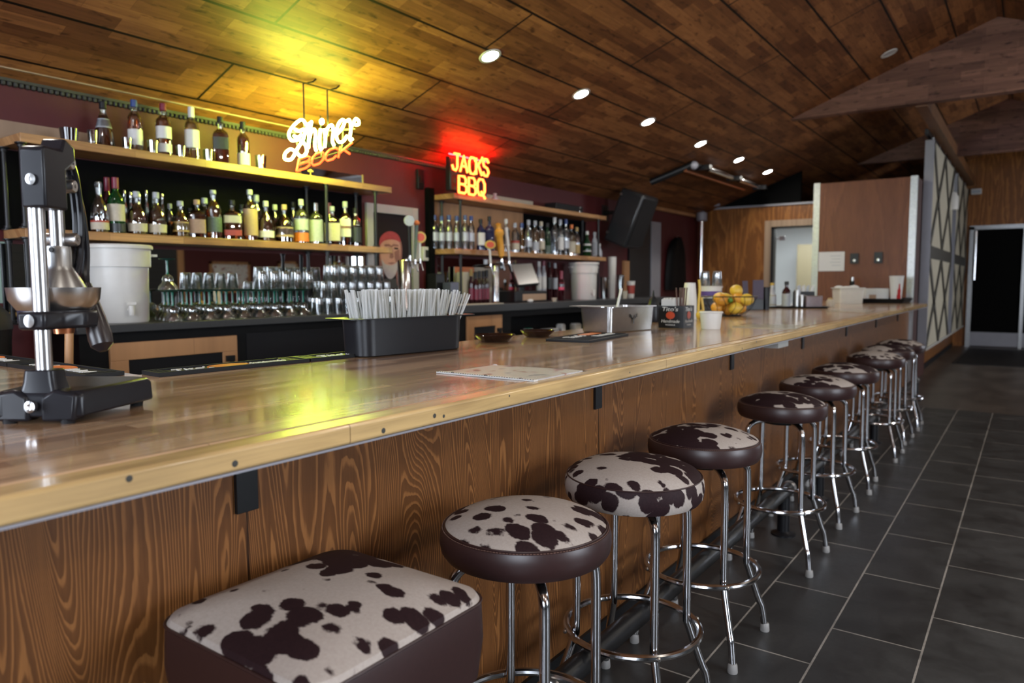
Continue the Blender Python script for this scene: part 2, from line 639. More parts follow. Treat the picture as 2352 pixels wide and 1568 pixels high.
M['orangefruit'] = speck('orange_peel', (0.66, 0.30, 0.035), 0.42, 0.15, 60)
M['lime'] = speck('lime_peel', (0.10, 0.24, 0.03), 0.42, 0.2, 60)
M['twine'] = speck('brown_stick', (0.10, 0.045, 0.03), 0.5, 0.3, 60)
M['redwall'] = speck('maroon_paint', (0.085, 0.009, 0.011), 0.6, 0.2, 12)
M['blackwall'] = speck('black_paint', (0.004, 0.004, 0.004), 0.8, 0.3, 10, spec=0.05)
M['counter'] = speck('dark_grey_counter', (0.036, 0.037, 0.040), 0.42, 0.3, 60)
M['cabinet'] = speck('black_cabinet', (0.007, 0.007, 0.008), 0.5, 0.3, 30, spec=0.15)
M['offwhite'] = speck('off_white_paint', (0.40, 0.39, 0.36), 0.6, 0.12, 8)
M['greypaint'] = speck('grey_paint', (0.30, 0.30, 0.34), 0.45, 0.15, 8)
M['shutter'] = speck('cream_panel', (0.46, 0.42, 0.32), 0.6, 0.15, 8)
M['darktrim'] = speck('dark_strap', (0.045, 0.043, 0.035), 0.6, 0.3, 30)
M['kitchenwall'] = plain('kitchen_wall', (0.72, 0.76, 0.78), 0.6)
M['beige'] = plain('beige_cabinet', (0.22, 0.19, 0.115), 0.5)
M['skin'] = speck('poster_skin', (0.50, 0.24, 0.17), 0.5, 0.2, 14)
M['skind'] = speck('poster_shade', (0.24, 0.09, 0.06), 0.5, 0.2, 14)
M['beard'] = speck('poster_beard', (0.42, 0.36, 0.34), 0.5, 0.3, 30)
M['posterbg'] = plain('poster_dark', (0.012, 0.007, 0.008), 0.6, spec=0.15)
M['bandana'] = speck('poster_red', (0.42, 0.03, 0.03), 0.5, 0.5, 40)
M['tip'] = plain('lens_off', (0.45, 0.45, 0.45), 0.4)
M['mat_white'] = plain('mat_white', (0.55, 0.53, 0.50), 0.55)
M['mat_orange'] = plain('mat_orange', (0.60, 0.15, 0.02), 0.55)
M['garnet'] = plain('emblem_red', (0.50, 0.06, 0.02), 0.45)


def thin_glass(name, tint=(1, 1, 1), refl=0.55, rough=0.03, frost_haze=0.0):
    t = NT(name)
    tr = t.n('BsdfTransparent'); tr.inputs[0].default_value = (*tint, 1)
    gl = t.n('BsdfGlossy'); gl.inputs['Roughness'].default_value = rough; gl.inputs[0].default_value = (1, 1, 1, 1)
    lw = t.n('LayerWeight'); lw.inputs[0].default_value = refl
    mx = t.n('MixShader')
    t.l(t.math('ADD', t.math('MULTIPLY', lw.outputs['Fresnel'], 0.9), 0.06), mx.inputs[0])
    t.l(tr.outputs[0], mx.inputs[1]); t.l(gl.outputs[0], mx.inputs[2])
    df = t.n('BsdfTranslucent'); df.inputs[0].default_value = (0.8, 0.82, 0.84, 1)
    m2 = t.n('MixShader'); m2.inputs[0].default_value = frost_haze  # white haze mixed in so the clear glasses look brighter
    t.l(mx.outputs[0], m2.inputs[1]); t.l(df.outputs[0], m2.inputs[2])
    t.l(m2.outputs[0], t.out.inputs[0])
    return t.m


M['glass'] = thin_glass('clear_glass', (0.93, 0.95, 0.95), 0.5)
M['barglass'] = thin_glass('bar_glass', (0.93, 0.95, 0.95), 0.55, 0.03, 0.10)
M['straw'] = None
t = NT('frosted_straw')
t.set(col=(0.62, 0.63, 0.62), rough=0.25, trans=0.0, alpha=0.42, spec=0.6)
M['straw'] = t.m
M['film'] = thin_glass('clear_film', (0.97, 0.97, 0.97), 0.04, 0.12)


def liquor(name, col, trans=0.85, rough=0.04):
    return NT(name).set(col=col, rough=rough, trans=trans, ior=1.36, coat=0.5, coatr=0.03).m


M['amber'] = liquor('amber_whiskey', (0.55, 0.16, 0.02))
M['amberdk'] = liquor('dark_whiskey', (0.20, 0.035, 0.008))
M['gold'] = liquor('pale_whiskey', (0.75, 0.45, 0.12))
M['clear'] = liquor('clear_spirit', (0.85, 0.88, 0.92))
M['greeng'] = liquor('green_bottle', (0.02, 0.16, 0.04))
M['wine'] = liquor('dark_wine', (0.035, 0.005, 0.008), 0.3)
M['frost'] = liquor('frosted_spirit', (0.62, 0.64, 0.70), 0.4, 0.3)
M['bluedk'] = liquor('dark_blue_bottle', (0.02, 0.025, 0.08), 0.3)
M['ashglass'] = liquor('brown_glass', (0.022, 0.009, 0.006), 0.3)
M['mirror'] = NT('mirror_glass').set(col=(0.62, 0.63, 0.64), metal=1.0, rough=0.02).m
M['screen'] = plain('screen_glass', (0.012, 0.012, 0.014), 0.12, coat=0.6)
M['lamp'] = glow('lamp_lens', (1.0, 0.95, 0.86), L_DOWN)
M['lamp_side'] = glow('lamp_lens_dining', (1.0, 0.93, 0.82), L_SIDE)
M['neon_y'] = glow('neon_yellow', (0.74, 0.96, 0.10), L_YEL)
M['neon_yj'] = glow('neon_yellow_green', (0.50, 0.80, 0.09), 1.5)
M['neon_o'] = glow('neon_orange', (1.0, 0.075, 0.012), L_ORG)
M['neon_r'] = glow('neon_red', (1.0, 0.0010, 0.0012), L_RED)
M['neon_rim'] = glow('neon_red_edge', (1.0, 0.012, 0.01), 2.2)
M['daylit'] = glow('daylit_pane', (0.80, 0.88, 1.0), L_WIN)
M['kitchenlamp'] = glow('kitchen_lamp', (0.95, 1.0, 1.0), 18.0)


def tile_mat():
    t = NT('slate_tiles')
    v = t.coord()
    vv, s = swap_xy(t, v)
    mp = t.n('Mapping')
    # tile length 0.643 along the room, width 0.3017 across; a grout line at x = -0.863 and a joint at y = 2.548
    mp.inputs['Location'].default_value = (-(2.548 + 0.3215) + 0.643 * 6, 0.863 + 0.3017 * 20, 0)
    t.l(vv, mp.inputs[0])
    b = t.brick(mp.outputs[0], 0.643, 0.3017, (0.040, 0.041, 0.042), (0.030, 0.031, 0.032), (0.34, 0.32, 0.29), 0.0036, 0, 0.5, 2, 0.1)
    n1 = t.noise(v, 5, 5, 0.65)
    n2 = t.noise(v, 55, 3, 0.6)
    col = t.mix(0.75, b.outputs[0], t.ramp(n1.outputs[0], [(0.3, (0.45, 0.45, 0.45)), (0.7, (1.35, 1.33, 1.3))]), 'MULTIPLY')
    col = t.mix(0.4, col, t.ramp(n2.outputs[0], [(0.3, (0.5, 0.5, 0.5)), (0.65, (1.2, 1.2, 1.2))]), 'MULTIPLY')
    t.set(col=col, rough=t.ramp(n1.outputs[0], [(0.3, (0.32, 0.32, 0.32)), (0.7, (0.5, 0.5, 0.5))]))
    return t.m


M['tile'] = tile_mat()
t = NT('far_concrete')
n1 = t.noise(t.coord(scale=(1, 0.5, 1)), 3, 5, 0.6)
t.set(col=t.ramp(n1.outputs[0], [(0.3, (0.045, 0.036, 0.029)), (0.7, (0.11, 0.090, 0.075))]), rough=0.35)
M['concrete'] = t.m


def slats_mat():
    t = NT('charcoal_boards')
    v = t.coord()
    s = t.n('SeparateXYZ'); t.l(v, s.inputs[0])
    c = t.n('CombineXYZ'); t.l(s.outputs[1], c.inputs[0]); t.l(s.outputs[2], c.inputs[1])
    b = t.brick(c.outputs[0], 2.0, 0.14, (0.030, 0.031, 0.034), (0.020, 0.021, 0.023), (0.005, 0.005, 0.005), 0.004)
    t.set(col=b.outputs[0], rough=0.5)
    return t.m


M['slats'] = slats_mat()


def menu_mat():
    t = NT('printed_sheet')
    v = t.coord()
    n1 = t.noise(v, 14, 2)
    n2 = t.noise(v, 60, 3)
    col = t.ramp(n1.outputs[0], [(0.30, (0.12, 0.10, 0.10)), (0.36, (0.50, 0.16, 0.12)), (0.42, (0.78, 0.75, 0.73)), (0.62, (0.82, 0.80, 0.79)), (0.70, (0.28, 0.30, 0.36))])
    col = t.mix(0.15, col, n2.outputs['Color'], 'MULTIPLY')
    t.set(col=col, rough=0.35)
    return t.m


M['menu'] = menu_mat()

M['pink'] = plain('pink_label', (0.50, 0.06, 0.12), 0.5)
M['bluegrey'] = speck('blue_grey_plastic', (0.10, 0.11, 0.16), 0.4, 0.2, 40)
M['darkgreen'] = plain('dark_green_foot', (0.004, 0.030, 0.022), 0.3)
M['satinbl'] = speck('satin_black', (0.024, 0.025, 0.027), 0.28, 0.2, 60)
M['purpledk'] = speck('dark_purple_card', (0.045, 0.025, 0.06), 0.5, 0.2, 40)
M['mauve'] = speck('mauve_steel', (0.20, 0.15, 0.17), 0.35, 0.3, 40)
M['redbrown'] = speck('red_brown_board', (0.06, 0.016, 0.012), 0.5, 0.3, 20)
M['mint'] = plain('mint_paper', (0.30, 0.42, 0.36), 0.6)


# ------------------------------------------------------------------ the room
XB, XR, YF, YE = -4.65, 3.85, -2.5, 17.45      # back wall, dining wall, street wall, far end
ZW, SL, XRIDGE = 2.43, 0.375, -0.40            # wall height, ceiling pitch, ridge
ZR = ZW + SL * (XRIDGE - XB)
XRW = 2 * XRIDGE - XB
ZBAR, ZC, ZC2 = 1.066, 1.09, 1.115
YTILE = 8.65


def struct(name, bm, mat, bevel=0):
    o = obj(name, bm, mat, bevel=bevel)
    return tag(o, kind='structure')


struct('floor', bx(nb(), (XB, YF, -0.05), (XR, YTILE, 0)), M['tile'])
struct('floor_far', bx(nb(), (XB, YTILE, -0.05), (XR, YE + 0.2, 0)), M['concrete'])
for nm, x0, z0, x1, z1 in (('ceiling', XB, ZW, XRIDGE, ZR), ('ceiling_dining', XRIDGE, ZR, XRW, ZW)):
    bm = nb()
    prism(bm, [(x0 - (0.3 if x0 == XB else 0), YF, z0 - (0.3 * SL if x0 == XB else 0)), (x1 + (0.3 if x1 > 0 else 0), YF, z1 - (0.3 * SL if x1 > 0 else 0)),
               (x1 + (0.3 if x1 > 0 else 0), YF, z1 + 0.08), (x0 - (0.3 if x0 == XB else 0), YF, z0 + 0.08)], (0, YE - YF + 0.2, 0))
    struct(nm, bm, M['ceiling'])
struct('wall_back', bx(nb(), (XB - 0.1, YF, 0), (XB, 11.95, 2.50)), M['redwall'])
# dining side, mostly seen in the mirrors: charcoal boards, then maroon paint
wr = bx(nb(), (XRW, YF, 0), (XRW + 0.1, 7.6, 2.5))
struct('wall_right', wr, M['slats'])
struct('wall_right_far', bx(nb(), (XRW, 7.6, 0), (XRW + 0.1, YE, 2.5)), M['redwall'])
bm = nb()
prism(bm, [(XB - 0.1, YF - 0.1, 0), (XRW + 0.1, YF - 0.1, 0), (XRW + 0.1, YF - 0.1, 2.5), (XRIDGE, YF - 0.1, ZR + 0.1), (XB - 0.1, YF - 0.1, 2.5)], (0, 0.1, 0))
struct('wall_front', bm, M['slats'])
# far end of the room, plywood above the dark doors
struct('wall_far', prism(nb(), [(XB, YE, 0), (-1.04, YE, 0), (-1.04, YE, 2.42), (0.75, YE, 2.42), (0.75, YE, 0), (XRW, YE, 0), (XRW, YE, 2.5), (XRIDGE, YE, ZR + 0.05), (XB, YE, 2.5)], (0, 0.1, 0)), M['ply_end'])
# plywood wall at the end of the bar, with the kitchen doorway
kx0, kx1, kz = -3.43, -2.60, 2.20
YEND = 11.95
bm = nb()
bx(bm, (XB, YEND, 0), (kx0, YEND + 0.1, 2.53))
bx(bm, (kx1, YEND, 0), (-1.5, YEND + 0.1, 2.53))
bx(bm, (kx0, YEND, kz), (kx1, YEND + 0.1, 2.53))
struct('wall_end', bm, M['ply_end'])
struct('trim_1', bx(nb(), (XB, YEND - 0.03, 2.53), (-1.5, YEND + 0.1, 2.56)), M['greypaint'])
struct('wall_end_upper', prism(nb(), [(XB, YEND + 0.02, 2.56), (-3.0, YEND + 0.02, 2.56), (-3.0, YEND + 0.02, 3.095), (XB, YEND + 0.02, 2.47)], (0, 0.06, 0)), M['blackwall'])  # black panel put in for the dark void under the roof
# kitchen doorway: timber casing, dark jamb, bright room beyond
bm = nb()
bx(bm, (kx0 - 0.10, YEND - 0.025, 0), (kx0, YEND, kz + 0.10))
bx(bm, (kx0, YEND - 0.025, kz), (kx1, YEND, kz + 0.10))
struct('door_1', bm, M['pale_wood'])
o = struct('trim_2', bx(bx(nb(), (kx0, YEND - 0.02, 0), (kx0 + 0.05, YEND + 0.1, kz)), (kx0, YEND - 0.02, kz - 0.03), (kx1, YEND + 0.1, kz)), M['iron'])
bm = nb()
bx(bm, (-5.6, 15.2, 0), (-1.52, 15.3, 2.55))
bx(bm, (-5.7, YEND + 0.1, 0), (-5.6, 15.3, 2.55))
bx(bm, (-1.52, YEND + 0.1, 0), (-1.50, 15.3, 2.55))
bx(bm, (-5.6, YEND + 0.1, 2.49), (-1.52, 15.3, 2.55))
struct('wall_kitchen', bm, M['kitchenwall'])
kl = thing('ceiling_lamp', 'bright strip lamp on the kitchen ceiling through the doorway', 'lamp', (-3.3, 13.2, 2.44))  # added lamp, kept out of view, that brightens the kitchen
obj('lens', bx(nb(), (-0.6, -0.3, 0), (0.6, 0.3, 0.02)), M['kitchenlamp'], kl)
obj('frame', bx(nb(), (-0.63, -0.33, 0.02), (0.63, 0.33, 0.04)), M['whitepl'], kl)
kc = thing('kitchen_cabinet', 'beige upright cabinet seen inside the white kitchen behind the bar', 'cabinet', (-3.22, 14.2, 0))
obj('cabinet_body', bx(nb(), (-0.38, 0, 0.08), (0.50, 0.6, 2.02)), M['beige'], kc, bevel=0.01)
obj('plinth', bx(nb(), (-0.36, 0.03, 0), (0.48, 0.58, 0.08)), M['whitepl'], kc)
dcl = thing('door_closer', 'small grey closer arm high up in the kitchen doorway', 'door closer', tuple(ony(1797, 547, 12.3)))
obj('closer_body', box(nb(), (0, 0, 0), (0.09, 0.06, 0.07)), M['greypaint'], dcl, bevel=0.01)
obj('arm', cyl(nb(), (-0.04, 0, 0), (-0.28, -0.2, -0.02), 0.012, 8), M['greypaint'], dcl)
# headers of boards across the roof pitch
for i, (y, zb) in enumerate(((9.15, 3.258), (13.25, 3.258))):
    xl = XB + (zb - ZW) / SL
    bm = prism(nb(), [(xl, y, zb), (2 * XRIDGE - xl, y, zb), (XRIDGE, y, ZR)], (0, 0.14, 0))
    struct('trim_%d' % (3 + i), bm, M['header'])
struct('trim_5', bx(nb(), (-1.135, 9.29, 3.245), (-1.02, YE, 3.40)), M['beam_wood'])
struct('trim_6', bx(nb(), (XB, 10.05, 2.40), (XB + 0.05, 11.75, 2.56)), M['frame_wood'])
# thin moulding under the ceiling along the back wall
bm = nb()
for k in range(150):
    y = 1.0 + k * 0.03
    lathe(bm, [(0, -0.018), (0.013, -0.010), (0.013, 0.010), (0, 0.018)], 6, (XB + 0.012, y, ZW - 0.012), cap=False)
bx(bm, (XB, 0.9, ZW - 0.004), (XB + 0.035, 5.6, ZW + 0.012))
struct('trim_7', bm, M['darktrim'])
struct('trim_8', bx(nb(), (XB + 0.10, YF, ZW + 0.040), (XB + 0.125, 3.8, ZW + 0.056)), M['pale_wood'])
struct('baseboard_bar', bx(nb(), (-1.25, 0.2, 0), (-1.238, 9.45, 0.06)), M['iron'])
# windows that let daylight in; the farthest is added to brighten the far end
wi = 0
for (c, nrm) in (((-2.6, YF, 1.75), 'y'), ((0.9, YF, 1.75), 'y'), ((XRW, 2.6, 1.6), 'x'), ((XRW, 12.6, 1.6), 'x')):
    wi += 1
    bm = nb(); b2 = nb()
    s = 1 if nrm == 'y' else -1
    for a0, a1, z0, z1 in ((-0.95, 0.95, 0.70, 0.78), (-0.95, 0.95, -0.78, -0.70), (-0.95, -0.87, -0.70, 0.70), (0.87, 0.95, -0.70, 0.70), (-0.02, 0.02, -0.70, 0.70)):
        if nrm == 'y': bx(bm, (c[0] + a0, c[1], c[2] + z0), (c[0] + a1, c[1] + 0.06, c[2] + z1))
        else: bx(bm, (c[0] - 0.06, c[1] + a0, c[2] + z0), (c[0], c[1] + a1, c[2] + z1))
    f = struct('window_%d' % wi, bm, M['whitepl'])
    if nrm == 'y': bx(b2, (c[0] - 0.87, c[1] + 0.005, c[2] - 0.70), (c[0] + 0.87, c[1] + 0.015, c[2] + 0.70))
    else: bx(b2, (c[0] - 0.015, c[1] - 0.87, c[2] - 0.70), (c[0] - 0.005, c[1] + 0.87, c[2] + 0.70))
    obj('pane', b2, M['daylit'], f)
# framed pictures on the dining wall, seen in the mirror
for i, (y, wd, hg, z) in enumerate(((8.6, 0.9, 0.62, 1.45), (10.0, 0.5, 0.6, 1.5))):
    pf = thing('framed_picture', ('wide picture with orange blots reflected in the mirror over the glasses', 'narrow framed picture reflected at the right end of the mirror')[i], 'picture', (XRW - 0.005, y, z))
    obj('frame', bx(bx(bx(bx(nb(), (-0.03, -wd / 2, -hg / 2), (0, wd / 2, -hg / 2 + 0.05)), (-0.03, -wd / 2, hg / 2 - 0.05), (0, wd / 2, hg / 2)), (-0.03, -wd / 2, -hg / 2), (0, -wd / 2 + 0.05, hg / 2)), (-0.03, wd / 2 - 0.05, -hg / 2), (0, wd / 2, hg / 2)), M['frame_wood'], pf)
    obj('print', bx(nb(), (-0.015, -wd / 2 + 0.05, -hg / 2 + 0.05), (-0.005, wd / 2 - 0.05, hg / 2 - 0.05)), M['menu'], pf)
struct('trim_9', bx(nb(), (XRW - 0.03, 7.5, 0), (XRW, 7.62, 2.45)), M['frame_wood'])
# red end pier and black slot between the two shelf units
struct('trim_10', bx(nb(), (XB, 5.10, 1.1), (XB + 0.06, 5.17, 2.2)), M['blackwall'])

# ------------------------------------------------------------------ bar
bar = thing('bar_counter', 'long varnished butcher block bar with plywood front and black brackets', 'bar', (0, 0, 0))
top = nb()
XI, XF = -1.965, -0.957
XW_ = -2.28                                    # the bar is deeper in its far half
prism(top, [(XF - 0.056, -0.6, ZBAR - 0.036), (XF - 0.056, 9.48, ZBAR - 0.036), (-1.30, 10.41, ZBAR - 0.036), (XW_, 10.41, ZBAR - 0.036), (XW_, 4.3, ZBAR - 0.036), (XI, 4.3, ZBAR - 0.036), (XI, 1.005, ZBAR - 0.036), (-3.6, 1.005, ZBAR - 0.036), (-3.6, -0.6, ZBAR - 0.036)], (0, 0, 0.036))
obj('bar_top', top, M['bar_wood'], bar, bevel=0.006)
obj('front_board', bx(nb(), (XF - 0.0558, -0.6, ZBAR - 0.036), (XF, 9.48, ZBAR + 0.0002)), M['edge_wood'], bar, bevel=0.006)
kn = nb()
rk = random.Random(5)
for k in range(22):
    y = 0.15 + rk.random() ** 1.6 * 6
    lathe(kn, [(0.0022 + 0.0035 * rk.random(), 0), (0.001, 0.0006), (0, 0.0006)], 8, M=Matrix.Translation((XF, y, ZBAR - 0.008 - 0.022 * rk.random())) @ Matrix.Rotation(PI / 2, 4, 'Y'))
obj('knots', kn, M['darktrim'], bar)
obj('edge_strip', bx(nb(), (XF - 0.02, -0.6, ZBAR - 0.0395), (XF - 0.0005, 9.47, ZBAR - 0.036)), M['greypaint'], bar)
fr_ = nb()
bx(fr_, (-1.28, -0.6, 0), (-1.25, 10.41, ZBAR - 0.036))
obj('front_panel', fr_, M['ply'], bar)
bk = nb()
bx(bk, (-1.94, 1.06, 0), (-1.92, 10.41, ZBAR - 0.04))
bx(bk, (-3.55, 0.95, 0), (-1.94, 0.97, ZBAR - 0.04))
bx(bk, (-1.92, 10.39, 0), (-1.28, 10.41, ZBAR - 0.04))
obj('rear_panel', bk, M['cabinet'], bar)
for k in range(7):
    y = 0.835 + 1.4315 * k
    b = nb()
    box(b, (-1.245, y, ZBAR - 0.04 - 0.08), (0.010, 0.048, 0.168))
    box(b, (-1.12, y, ZBAR - 0.046), (0.26, 0.048, 0.008))
    obj('bracket', b, M['iron'], bar, bevel=0.001)
p = onx(1772, 801, -1.05)
wb = obj('wood_block', bx(nb(), (-1.06, p.y - 0.10, ZBAR - 0.0756), (-0.99, p.y + 0.08, ZBAR - 0.0365)), M['offwhite'])
tag(wb, 'small pale block fixed under the bar edge beyond the middle', 'block')
# foot rail of black pipe on posts
rail = thing('foot_rail', 'black pipe foot rail running along the foot of the bar front', 'foot rail', (-1.0, 0, 0))
obj('rail_pipe', cyl(nb(), (0, 1.55, 0.225), (0, 3.93, 0.225), 0.033, 18), M['iron'], rail)
obj('rail_pipe', cyl(nb(), (0, 4.02, 0.225), (0, 9.2, 0.225), 0.033, 18), M['iron'], rail)
for y in (1.62, 3.83, 4.60, 6.5, 9.1):
    b = lathe(nb(), [(0.032, 0.0), (0.030, 0.20)], 16, (0, y, 0))
    po = obj('post', b, M['blackpl'], rail)
    obj('flange', lathe(nb(), [(0.062, 0), (0.062, 0.006), (0.045, 0.012), (0.034, 0.02)], 20, (0, y, 0)), M['blackpl'], po)
    obj('end_collar', lathe(nb(), [(0.0345, -0.02), (0.036, -0.012), (0.036, 0.012), (0.0345, 0.02)], 18, M=Matrix.Translation((0, {1.62: 1.555, 3.83: 3.92}.get(y, y), 0.225)) @ Matrix.Rotation(PI / 2, 4, 'X')), M['steel'], po)

# ------------------------------------------------------------------ stools
LEG_A = 0.124                                  # half spacing of the straight legs
FOOT_A = 0.182


def leg_curve(sx, sy):
    P = [(0.02, 0.664), (0.07, 0.663), (0.098, 0.656), (0.117, 0.636), (0.123, 0.60), (0.124, 0.45), (0.125, 0.285), (0.129, 0.255), (0.150, 0.17), (0.164, 0.118), (0.170, 0.10), (0.176, 0.06), (0.181, 0.012)]
    return [Vector((a * sx, a * sy, z)) for a, z in P]


def stool_frame(t, zoff=0.0):
    for sx, sy in ((1, -1), (1, 1), (-1, 1), (-1, -1)):
        pts = spline(leg_curve(sx, sy), 4)
        lg = obj('leg', tube(nb(), pts, 0.0122, 12), M['chrome'], t)
        obj('foot_cap', lathe(nb(), [(0.0165, 0.0), (0.0175, 0.004), (0.0155, 0.028), (0.0125, 0.032)], 14, (0.1815 * sx, 0.1815 * sy, 0)), M['greycap'], lg)
        d = Vector((sx, sy, 0)).normalized()
        c = Vector((0.125 * sx, 0.125 * sy, 0.272)) + d * 0.036
        bo = lathe(nb(), [(0.0075, -0.006), (0.0075, 0.0), (0.004, 0.004), (0, 0.0045)], 10, M=Matrix.Translation(c) @ d.to_track_quat('Z', 'Y').to_matrix().to_4x4())
        obj('bolt', bo, M['steel'], lg)
    obj('foot_ring', ring(nb(), (0, 0, 0.272), 0.2005, 0.0105, 56, 10), M['chrome'], t)
    obj('swivel_plate', lathe(nb(), [(0.085, 0.650), (0.088, 0.655), (0.088, 0.668), (0.155, 0.672), (0.155, 0.679)], 28), M['iron'], t)


def make_stool(full_hide=False):
    t = thing('bar_stool', None, 'stool')
    if full_hide:
        prof = [(0, 0.790), (0.05, 0.789), (0.10, 0.784), (0.15, 0.773), (0.185, 0.757), (0.199, 0.742)]
        band = [(0.199, 0.742), (0.205, 0.730), (0.207, 0.705), (0.204, 0.685), (0.195, 0.672), (0.17, 0.666), (0, 0.666)]
    else:
        prof = [(0, 0.793), (0.05, 0.792), (0.10, 0.785), (0.15, 0.770), (0.180, 0.756), (0.190, 0.748)]
        band = [(0.190, 0.748), (0.197, 0.744), (0.201, 0.732), (0.202, 0.712), (0.199, 0.694), (0.190, 0.681), (0.17, 0.675), (0, 0.675)]
    obj('seat_top', lathe(nb(), prof, 56, cap=False), M['cow'], t)
    obj('seat_band', lathe(nb(), band, 56, cap=False), M['cow'] if full_hide else M['leather'], t)
    obj('welt', ring(nb(), (0, 0, band[0][1] + 0.0005), band[0][0] + 0.0005, 0.0022, 72, 6), M['leather'], t)
    if not full_hide:
        st = nb()
        for k in range(170):
            a = 2 * PI * k / 170
            box(st, (0.1955 * math.cos(a), 0.1955 * math.sin(a), 0.7462), (0.0014, 0.0048, 0.0014), a)
        obj('stitching', st, M['thread'], t)
    stool_frame(t)
    return t


stool = make_stool()
spots = [(-0.945, 1.373, 0.05), (-0.945, 1.945, 0.02), (-0.945, 2.52, 0.0), (-0.937, 3.504, 0.02), (-0.952, 4.27, -0.05), (-0.955, 5.03, 0.06), (-0.935, 6.033, 0.0), (-0.955, 6.72, -0.04), (-0.95, 7.40, 0.03)]
slab = ['round stool with dark leather band in the foreground, next to the square stool', None,
        'round stool with white dotted top and leather band just beyond the all hide stool',
        'leather banded round stool beside the short black rail post, fourth round one',
        'round stool with one large dark patch facing the viewer, fifth round stool from the front',
        'dark topped round stool, sixth round one from the front',
        'round stool with pale top, seventh round one from the front',
        'round stool third from the far end, mostly hidden by the one before it',
        'farthest round stool near the end of the bar']
slab[7] = 'second to last round stool toward the far end of the bar'
hide = make_stool(True)
first = True
for (x, y, a), lab in zip(spots, slab):
    if lab is None:
        hide.location = (x, y, 0)
        hide.rotation_euler = (0, 0, a)
        tag(hide, 'round stool covered in cowhide print down its sides', None, 'stools along the bar')
    elif first:
        stool.location = (x, y, 0)
        stool.rotation_euler = (0, 0, a)
        tag(stool, lab, None, 'stools along the bar')
        first = False
    else:
        dup(stool, (x, y, 0), a, lab, 'stools along the bar')
# square seated stool in the foreground
sq = thing('bar_stool', 'square stool with cowhide top and brown leather sides in the foreground', 'stool', (-1.0, 0.83, 0), 0.0, 'stools along the bar')
H = 0.208
obj('seat_top', rloft(nb(), [(H, H, 0.05, 0.728), (H - 0.006, H - 0.006, 0.05, 0.740), (H - 0.03, H - 0.03, 0.05, 0.752), (0.13, 0.13, 0.05, 0.767), (0.06, 0.06, 0.04, 0.774), (0.015, 0.015, 0.012, 0.775)], True, False, 8), M['cow'], sq)
obj('seat_side', rloft(nb(), [(H - 0.03, H - 0.03, 0.04, 0.575), (H - 0.004, H - 0.004, 0.05, 0.585), (H + 0.004, H + 0.004, 0.052, 0.66), (H + 0.002, H + 0.002, 0.052, 0.722), (H, H, 0.05, 0.7285)], False, True, 8), M['leather'], sq)
pts = [Vector((x, y, 0.7290)) for x, y in rbox_pts(H + 0.0008, H + 0.0008, 0.05, 8)]
obj('welt', tube(nb(), pts, 0.0028, 6, True), M['leather'], sq)
for sx, sy in ((1, -1), (1, 1), (-1, 1), (-1, -1)):
    lg = obj('leg', tube(nb(), spline([(0.15 * sx, 0.15 * sy, 0.58), (0.155 * sx, 0.155 * sy, 0.3), (0.165 * sx, 0.165 * sy, 0.1), (0.172 * sx, 0.172 * sy, 0.012)], 4), 0.0125, 12), M['chrome'], sq)
    obj('foot_cap', lathe(nb(), [(0.0165, 0.0), (0.0155, 0.028), (0.0125, 0.032)], 14, (0.172 * sx, 0.172 * sy, 0)), M['greycap'], lg)
obj('foot_ring', tube(nb(), [Vector((x, y, 0.27)) for x, y in rbox_pts(0.172, 0.172, 0.06, 6)], 0.010, 8, True), M['chrome'], sq)


# ------------------------------------------------------------------ back bar
cab = thing('back_bar_cabinet', 'black back bar cabinet with timber framed doors under the grey counter', 'cabinet')
XC = -4.10
obj('cabinet_body', bx(nb(), (XB + 0.01, 1.80, 0), (XC - 0.05, 5.78, ZC - 0.045)), M['cabinet'], cab)
obj('cabinet_body', bx(nb(), (XB + 0.01, 8.4, 0), (XC - 0.05, 9.6, ZC - 0.045)), M['cabinet'], cab)
nch = nb()
bx(nch, (XB + 0.01, 5.78, 0), (XC - 0.05, 8.4, 0.74))
bx(nch, (XB + 0.01, 5.78, 0.74), (XB + 0.05, 8.4, ZC - 0.045))
bx(nch, (XB + 0.01, 5.78, ZC - 0.105), (XC - 0.05, 8.4, ZC - 0.045))
obj('open_shelf', nch, M['cabinet'], cab)
for y0, y1, zt in ((1.95, 2.74, 0.985), (5.08, 5.61, 1.012)):
    f = nb()
    x0, x1, z0, wd = XC - 0.05, XC - 0.03, 0.12, 0.10
    for a, b in (((x0, y0, zt - wd), (x1, y1, zt)), ((x0, y0, z0), (x1, y1, z0 + wd)), ((x0, y0, z0 + wd), (x1, y0 + wd, zt - wd)), ((x0, y1 - wd, z0 + wd), (x1, y1, zt - wd))): bx(f, a, b)
    d = obj('door', f, M['frame_wood'], cab, bevel=0.002)
    obj('door_panel', bx(nb(), (x0, y0 + wd, z0 + wd), (x0 + 0.008, y1 - wd, zt - wd)), M['blackpl'], d)
    obj('latch', bx(bx(nb(), (x1, y1 - 0.085, zt - 0.16), (x1 + 0.02, y1 - 0.03, zt - 0.125)), (x1 + 0.005, y1 - 0.06, zt - 0.24), (x1 + 0.02, y1 - 0.035, zt - 0.16)), M['iron'], d)
bx_ = bx(nb(), (XC - 0.052, 2.82, 0.1), (XC - 0.046, 4.9, 0.99))
obj('side_panel', bx_, M['blackpl'], cab)
for nm, y0, y1, z, lab in (('back_counter', 1.77, 4.75, ZC, 'dark grey back counter under the left shelves, with the glassware'), ('back_counter', 4.75, 9.62, ZC2, 'dark grey back counter under the right shelves, with the till')):
    tag(obj(nm, bx(nb(), (XB + 0.001, y0, z - 0.045 if y0 < 4 else ZC - 0.045), (XC, y1, z)), M['counter'], bevel=0.004), lab, 'counter')
